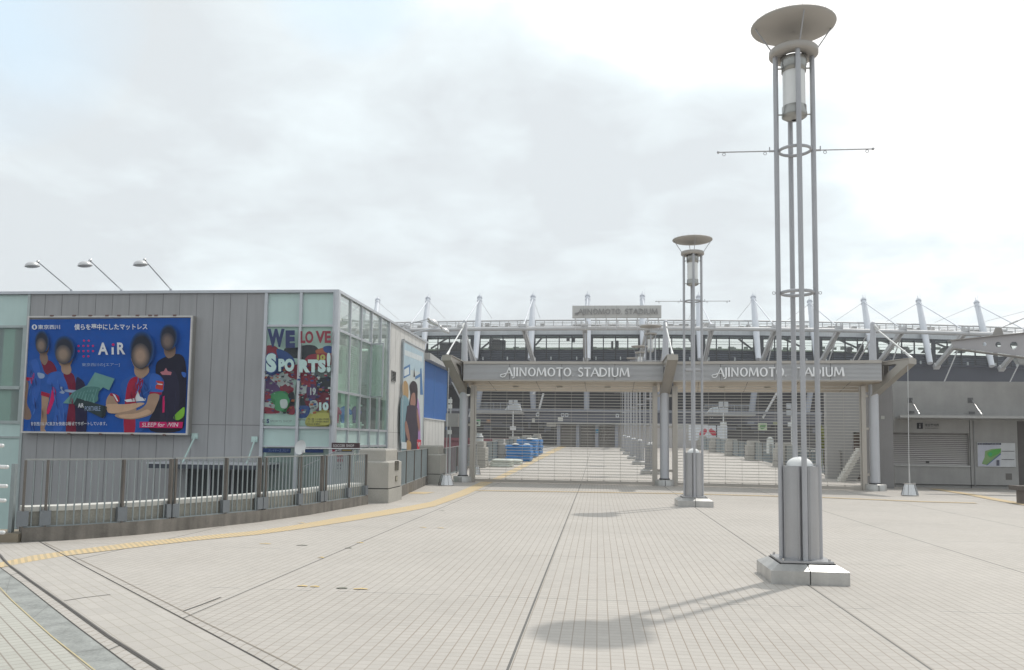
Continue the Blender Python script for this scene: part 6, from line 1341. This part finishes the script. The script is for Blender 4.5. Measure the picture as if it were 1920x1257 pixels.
# small signs
def small_sign(name, x0, y0, x1, y1, Y, col, label, cat='sign', deco=None):
    a, d_ = P(x0, y1, Y), P(x1, y0, Y); t = thing(name, (a.x, Y, a.z), label, cat)
    B('panel', flat('ss_%d_%d' % (x0, y0), *col), t, lambda q: q.box(a.x, d_.x, Y, Y+.1, a.z, d_.z))
    if deco:
        A = Art(lambda u, v, o: P(u, v, Y-o), .008); deco(A); A.build('print', t)
pdk = flat('picto_dark', 50, 54, 70)
def pic(x, y):
    def f(A): A.rect(pdk, x-1.9, y-.5, x+1.9, y+.7); A.rect(pdk, x-.6, y-2, x+.6, y+2)
    return f
small_sign('pictogram_sign', 1005, 774.5, 1011, 781, 90.3, (205, 208, 212), 'small square pictogram sign on the navy band, left one', deco=pic(1008, 777.8))
small_sign('pictogram_sign', 1052, 775.5, 1058, 781.5, 90.3, (205, 208, 212), 'left one of the paired square pictogram signs on the navy band', deco=lambda A: (A.rect(pdk, 1053, 777.4, 1057, 779.8)))
small_sign('pictogram_sign', 1059.5, 775.5, 1065.5, 781.5, 90.3, (205, 208, 212), 'right one of the paired square pictogram signs on the navy band', deco=lambda A: (A.rect(pdk, 1060.5, 777.4, 1064.5, 779.8)))
small_sign('pictogram_sign', 1154.5, 776.5, 1160.5, 783, 90.3, (205, 208, 212), 'square pictogram sign with a cross mark right above the hall shutters', deco=pic(1157.5, 779.8))
small_sign('pictogram_sign', 1331, 779, 1337, 785.5, 90, (205, 208, 212), 'square pictogram sign above the white banner with hearts', deco=pic(1334, 782))
small_sign('light_box', 1046, 783, 1055.5, 790, 88, (205, 204, 196), 'cream light box above the left end of the hall canopy'); small_sign('light_box', 997.5, 785, 1003, 793, 88, (190, 190, 184), 'small cream light box left of the hall canopy')
small_sign('notice_board', 1025, 793.5, 1043, 800, 88, (178, 176, 168), 'long pale notice board left of the hall shutters', deco=lambda A: A.rect(igr, 1026, 796.3, 1042, 797.3))
small_sign('notice_board', 889.5, 787, 900.5, 799, 80, (190, 205, 190), 'pale green notice board seen at the left edge of the left gate bay', deco=lambda A: (A.rect(flat('nb_green', 70, 150, 90), 890, 787.5, 900, 789.5), A.rect(igr, 893, 792, 897, 796)))
small_sign('notice_board', 1421.5, 794, 1438, 807, 82, (196, 208, 176), 'pale green map notice seen through the right gate bay', deco=lambda A: (A.poly(flat('nb_g2', 120, 160, 110), [(1425, 798), (1435, 796), (1434, 803), (1427, 805)], True)))
small_sign('notice_board', 1402, 791, 1414, 795, 85, (130, 134, 142), 'narrow grey notice board right of the hearts banner'); small_sign('notice_board', 1450, 791, 1458, 797, 85, (150, 152, 120), 'small yellowish notice board right of the green map notice')
small_sign('notice_board', 1272, 797, 1291, 804, 84, (170, 170, 165), 'pale notice board touching the left of the hearts banner')
small_sign('notice_board', 912, 786, 920, 793, 85, (150, 120, 105), 'small brown poster in the dark hall on the left', deco=lambda A: A.rect(flat('nb_or', 190, 150, 110), 914, 788, 918, 790))
# pale booths on the terraces and white cart
def booth(x0, x1, y0, y1, Y, label):
    a, d_ = P(x0, y1, Y), P(x1, y0, Y); t = thing('covered_booth', (a.x, Y, a.z), label, 'booth')
    B('cover', mat('cover_white', (.55, .57, .58), .6, 0, .15, 2, .4, 8), t, lambda q: q.hexa([(a.x, Y, a.z), (d_.x, Y, a.z), (d_.x, Y+2, a.z), (a.x, Y+2, a.z), (a.x+.4, Y+.2, d_.z-.15), (d_.x-.2, Y+.2, d_.z), (d_.x-.2, Y+1.8, d_.z), (a.x+.4, Y+1.8, d_.z-.15)]))
    B('window', flat('booth_glass', 205, 225, 230, .2), t, lambda q: (q.box(a.x+(d_.x-a.x)*.45, a.x+(d_.x-a.x)*.6, Y-.02, Y+.3, a.z+.45, d_.z-.2), q.box(a.x+(d_.x-a.x)*.68, a.x+(d_.x-a.x)*.8, Y-.02, Y+.3, a.z+.5, d_.z-.2)))
booth(946, 976, 757, 769, 87, 'white covered booth on the left raised terrace'); booth(1328, 1350, 762, 774.5, 87, 'white covered booth on the right raised terrace')
def pile(x, y0, y1, Y, w_, label):
    a, d_ = P(x, y1, Y), P(x, y0, Y); t = thing('wrapped_bundle', (a.x, Y, a.z), label, 'bundle')
    B('wrap', mat('wrap_white', (.62, .64, .62), .6, 0, .15, 4, .4, 12), t, lambda q: q.lathe([(w_, a.z-.6), (w_*.92, a.z+.3), (w_*.6, d_.z-.1), (w_*.65, d_.z-.02), (.01, d_.z)], a.x, Y, 9, False)); B('strap', igr, t, lambda q: q.torus((a.x, Y, a.z+.25), w_*.93, .02, n=16, k=5))
pile(898.5, 812, 829, 47, .26, 'white wrapped bundle behind the first inside pillar'); pile(1444, 820, 832, 52, .22, 'white wrapped bundle behind the right-hand pillars')
# low coloured canopy seen over the left railing (pink stripe)
b = MB(); a, d_ = P(905, 827, 70), P(962, 822.5, 70); b.box(a.x-7, d_.x, 70, 71, a.z, d_.z); b.box(a.x-7, d_.x, 70.2, 70.8, -6, a.z); b.build('street_awning', mat('awning_rose', c(150, 95, 100), .7), None, 'long faded rose awning beyond the bridge railing on the left', 'awning', origin=(a.x, 70, -6))
# yellow flowers bush spot
bu = P(1545.5, 838, 46); t = thing('shrub', (bu.x, 46, -2), 'small yellow-green shrub showing beside the grey stair wall', 'shrub')
B('foliage', mat('shrub_yellow', c(120, 125, 40), .8, 0, .4, 8), t, lambda q: [q.add([bu+V(random.gauss(0, .12), random.gauss(0, .3), random.gauss(-.1, .45))+V(*[random.uniform(-.09, .09) for _ in '123']) for _ in '123'], [(0, 1, 2)]) for _ in range(500)])
B('stem', fence_post, t, lambda q: q.tube((bu.x, 46, -2), (bu.x, 46, bu.z), .04, .02, 6))
# grey stair tower behind the right bay
sw = thing('stair_tower', (10, 35, 0), 'plain grey concrete stair tower with brown doorway and stair flight behind the right gate bay', 'stair tower')
a, d_ = P(1551, 850, 37), P(1601, 850, 37)
B('wall', mat('tower_concrete', (.36, .355, .35), .85, 0, .1, .6, .2, 40, .3, .06, .03), sw, lambda q: (q.box(a.x, P(1616, 850, 37).x+3, 37, 37.4, P(1601, 811, 37).z, P(1600, 717, 37).z), q.box(a.x, d_.x, 37, 37.4, -1, P(1601, 811, 37).z)))
B('door_frame', mat('door_brown', (.12, .09, .07), .6), sw, lambda q: (q.box(d_.x, d_.x+.1, 36.95, 37.1, 0, P(1601, 811, 37).z), q.box(d_.x, d_.x+1, 36.95, 37.1, P(1601, 814, 37).z, P(1601, 811, 37).z), q.box(d_.x, d_.x+2, 38.2, 38.3, 0, P(1601, 811, 37).z)))
for k in range(12):
    s_ = k/12; p0_ = P(1573+s_*40, 903-s_*66, 35.2)
    B('step', coping_white, sw, lambda q: q.box(p0_.x-.10, p0_.x+.10, 34.8, 35.3, p0_.z-.07, p0_.z+.05))  # pale steps stand in for a diagonal band of sunlight
B('stringer', concrete_dark, sw, lambda q: q.beam(P(1590, 908, 35.9), P(1632, 838, 35.9), .1, .4))

# ------------------------------------------------ thin summer haze
hm = bpy.data.materials.new('haze_air'); hm.use_nodes = True; t = hm.node_tree; t.nodes.clear()
o = t.nodes.new('ShaderNodeOutputMaterial'); v = t.nodes.new('ShaderNodeVolumePrincipled'); v.inputs['Density'].default_value = .0010; v.inputs['Color'].default_value = (.93, .95, 1, 1); v.inputs['Anisotropy'].default_value = .3
t.links.new(v.outputs[0], o.inputs['Volume'])
b = MB(); b.box(-950, 950, -350, 1550, -7, 26); b.build('haze', hm, kind='stuff')
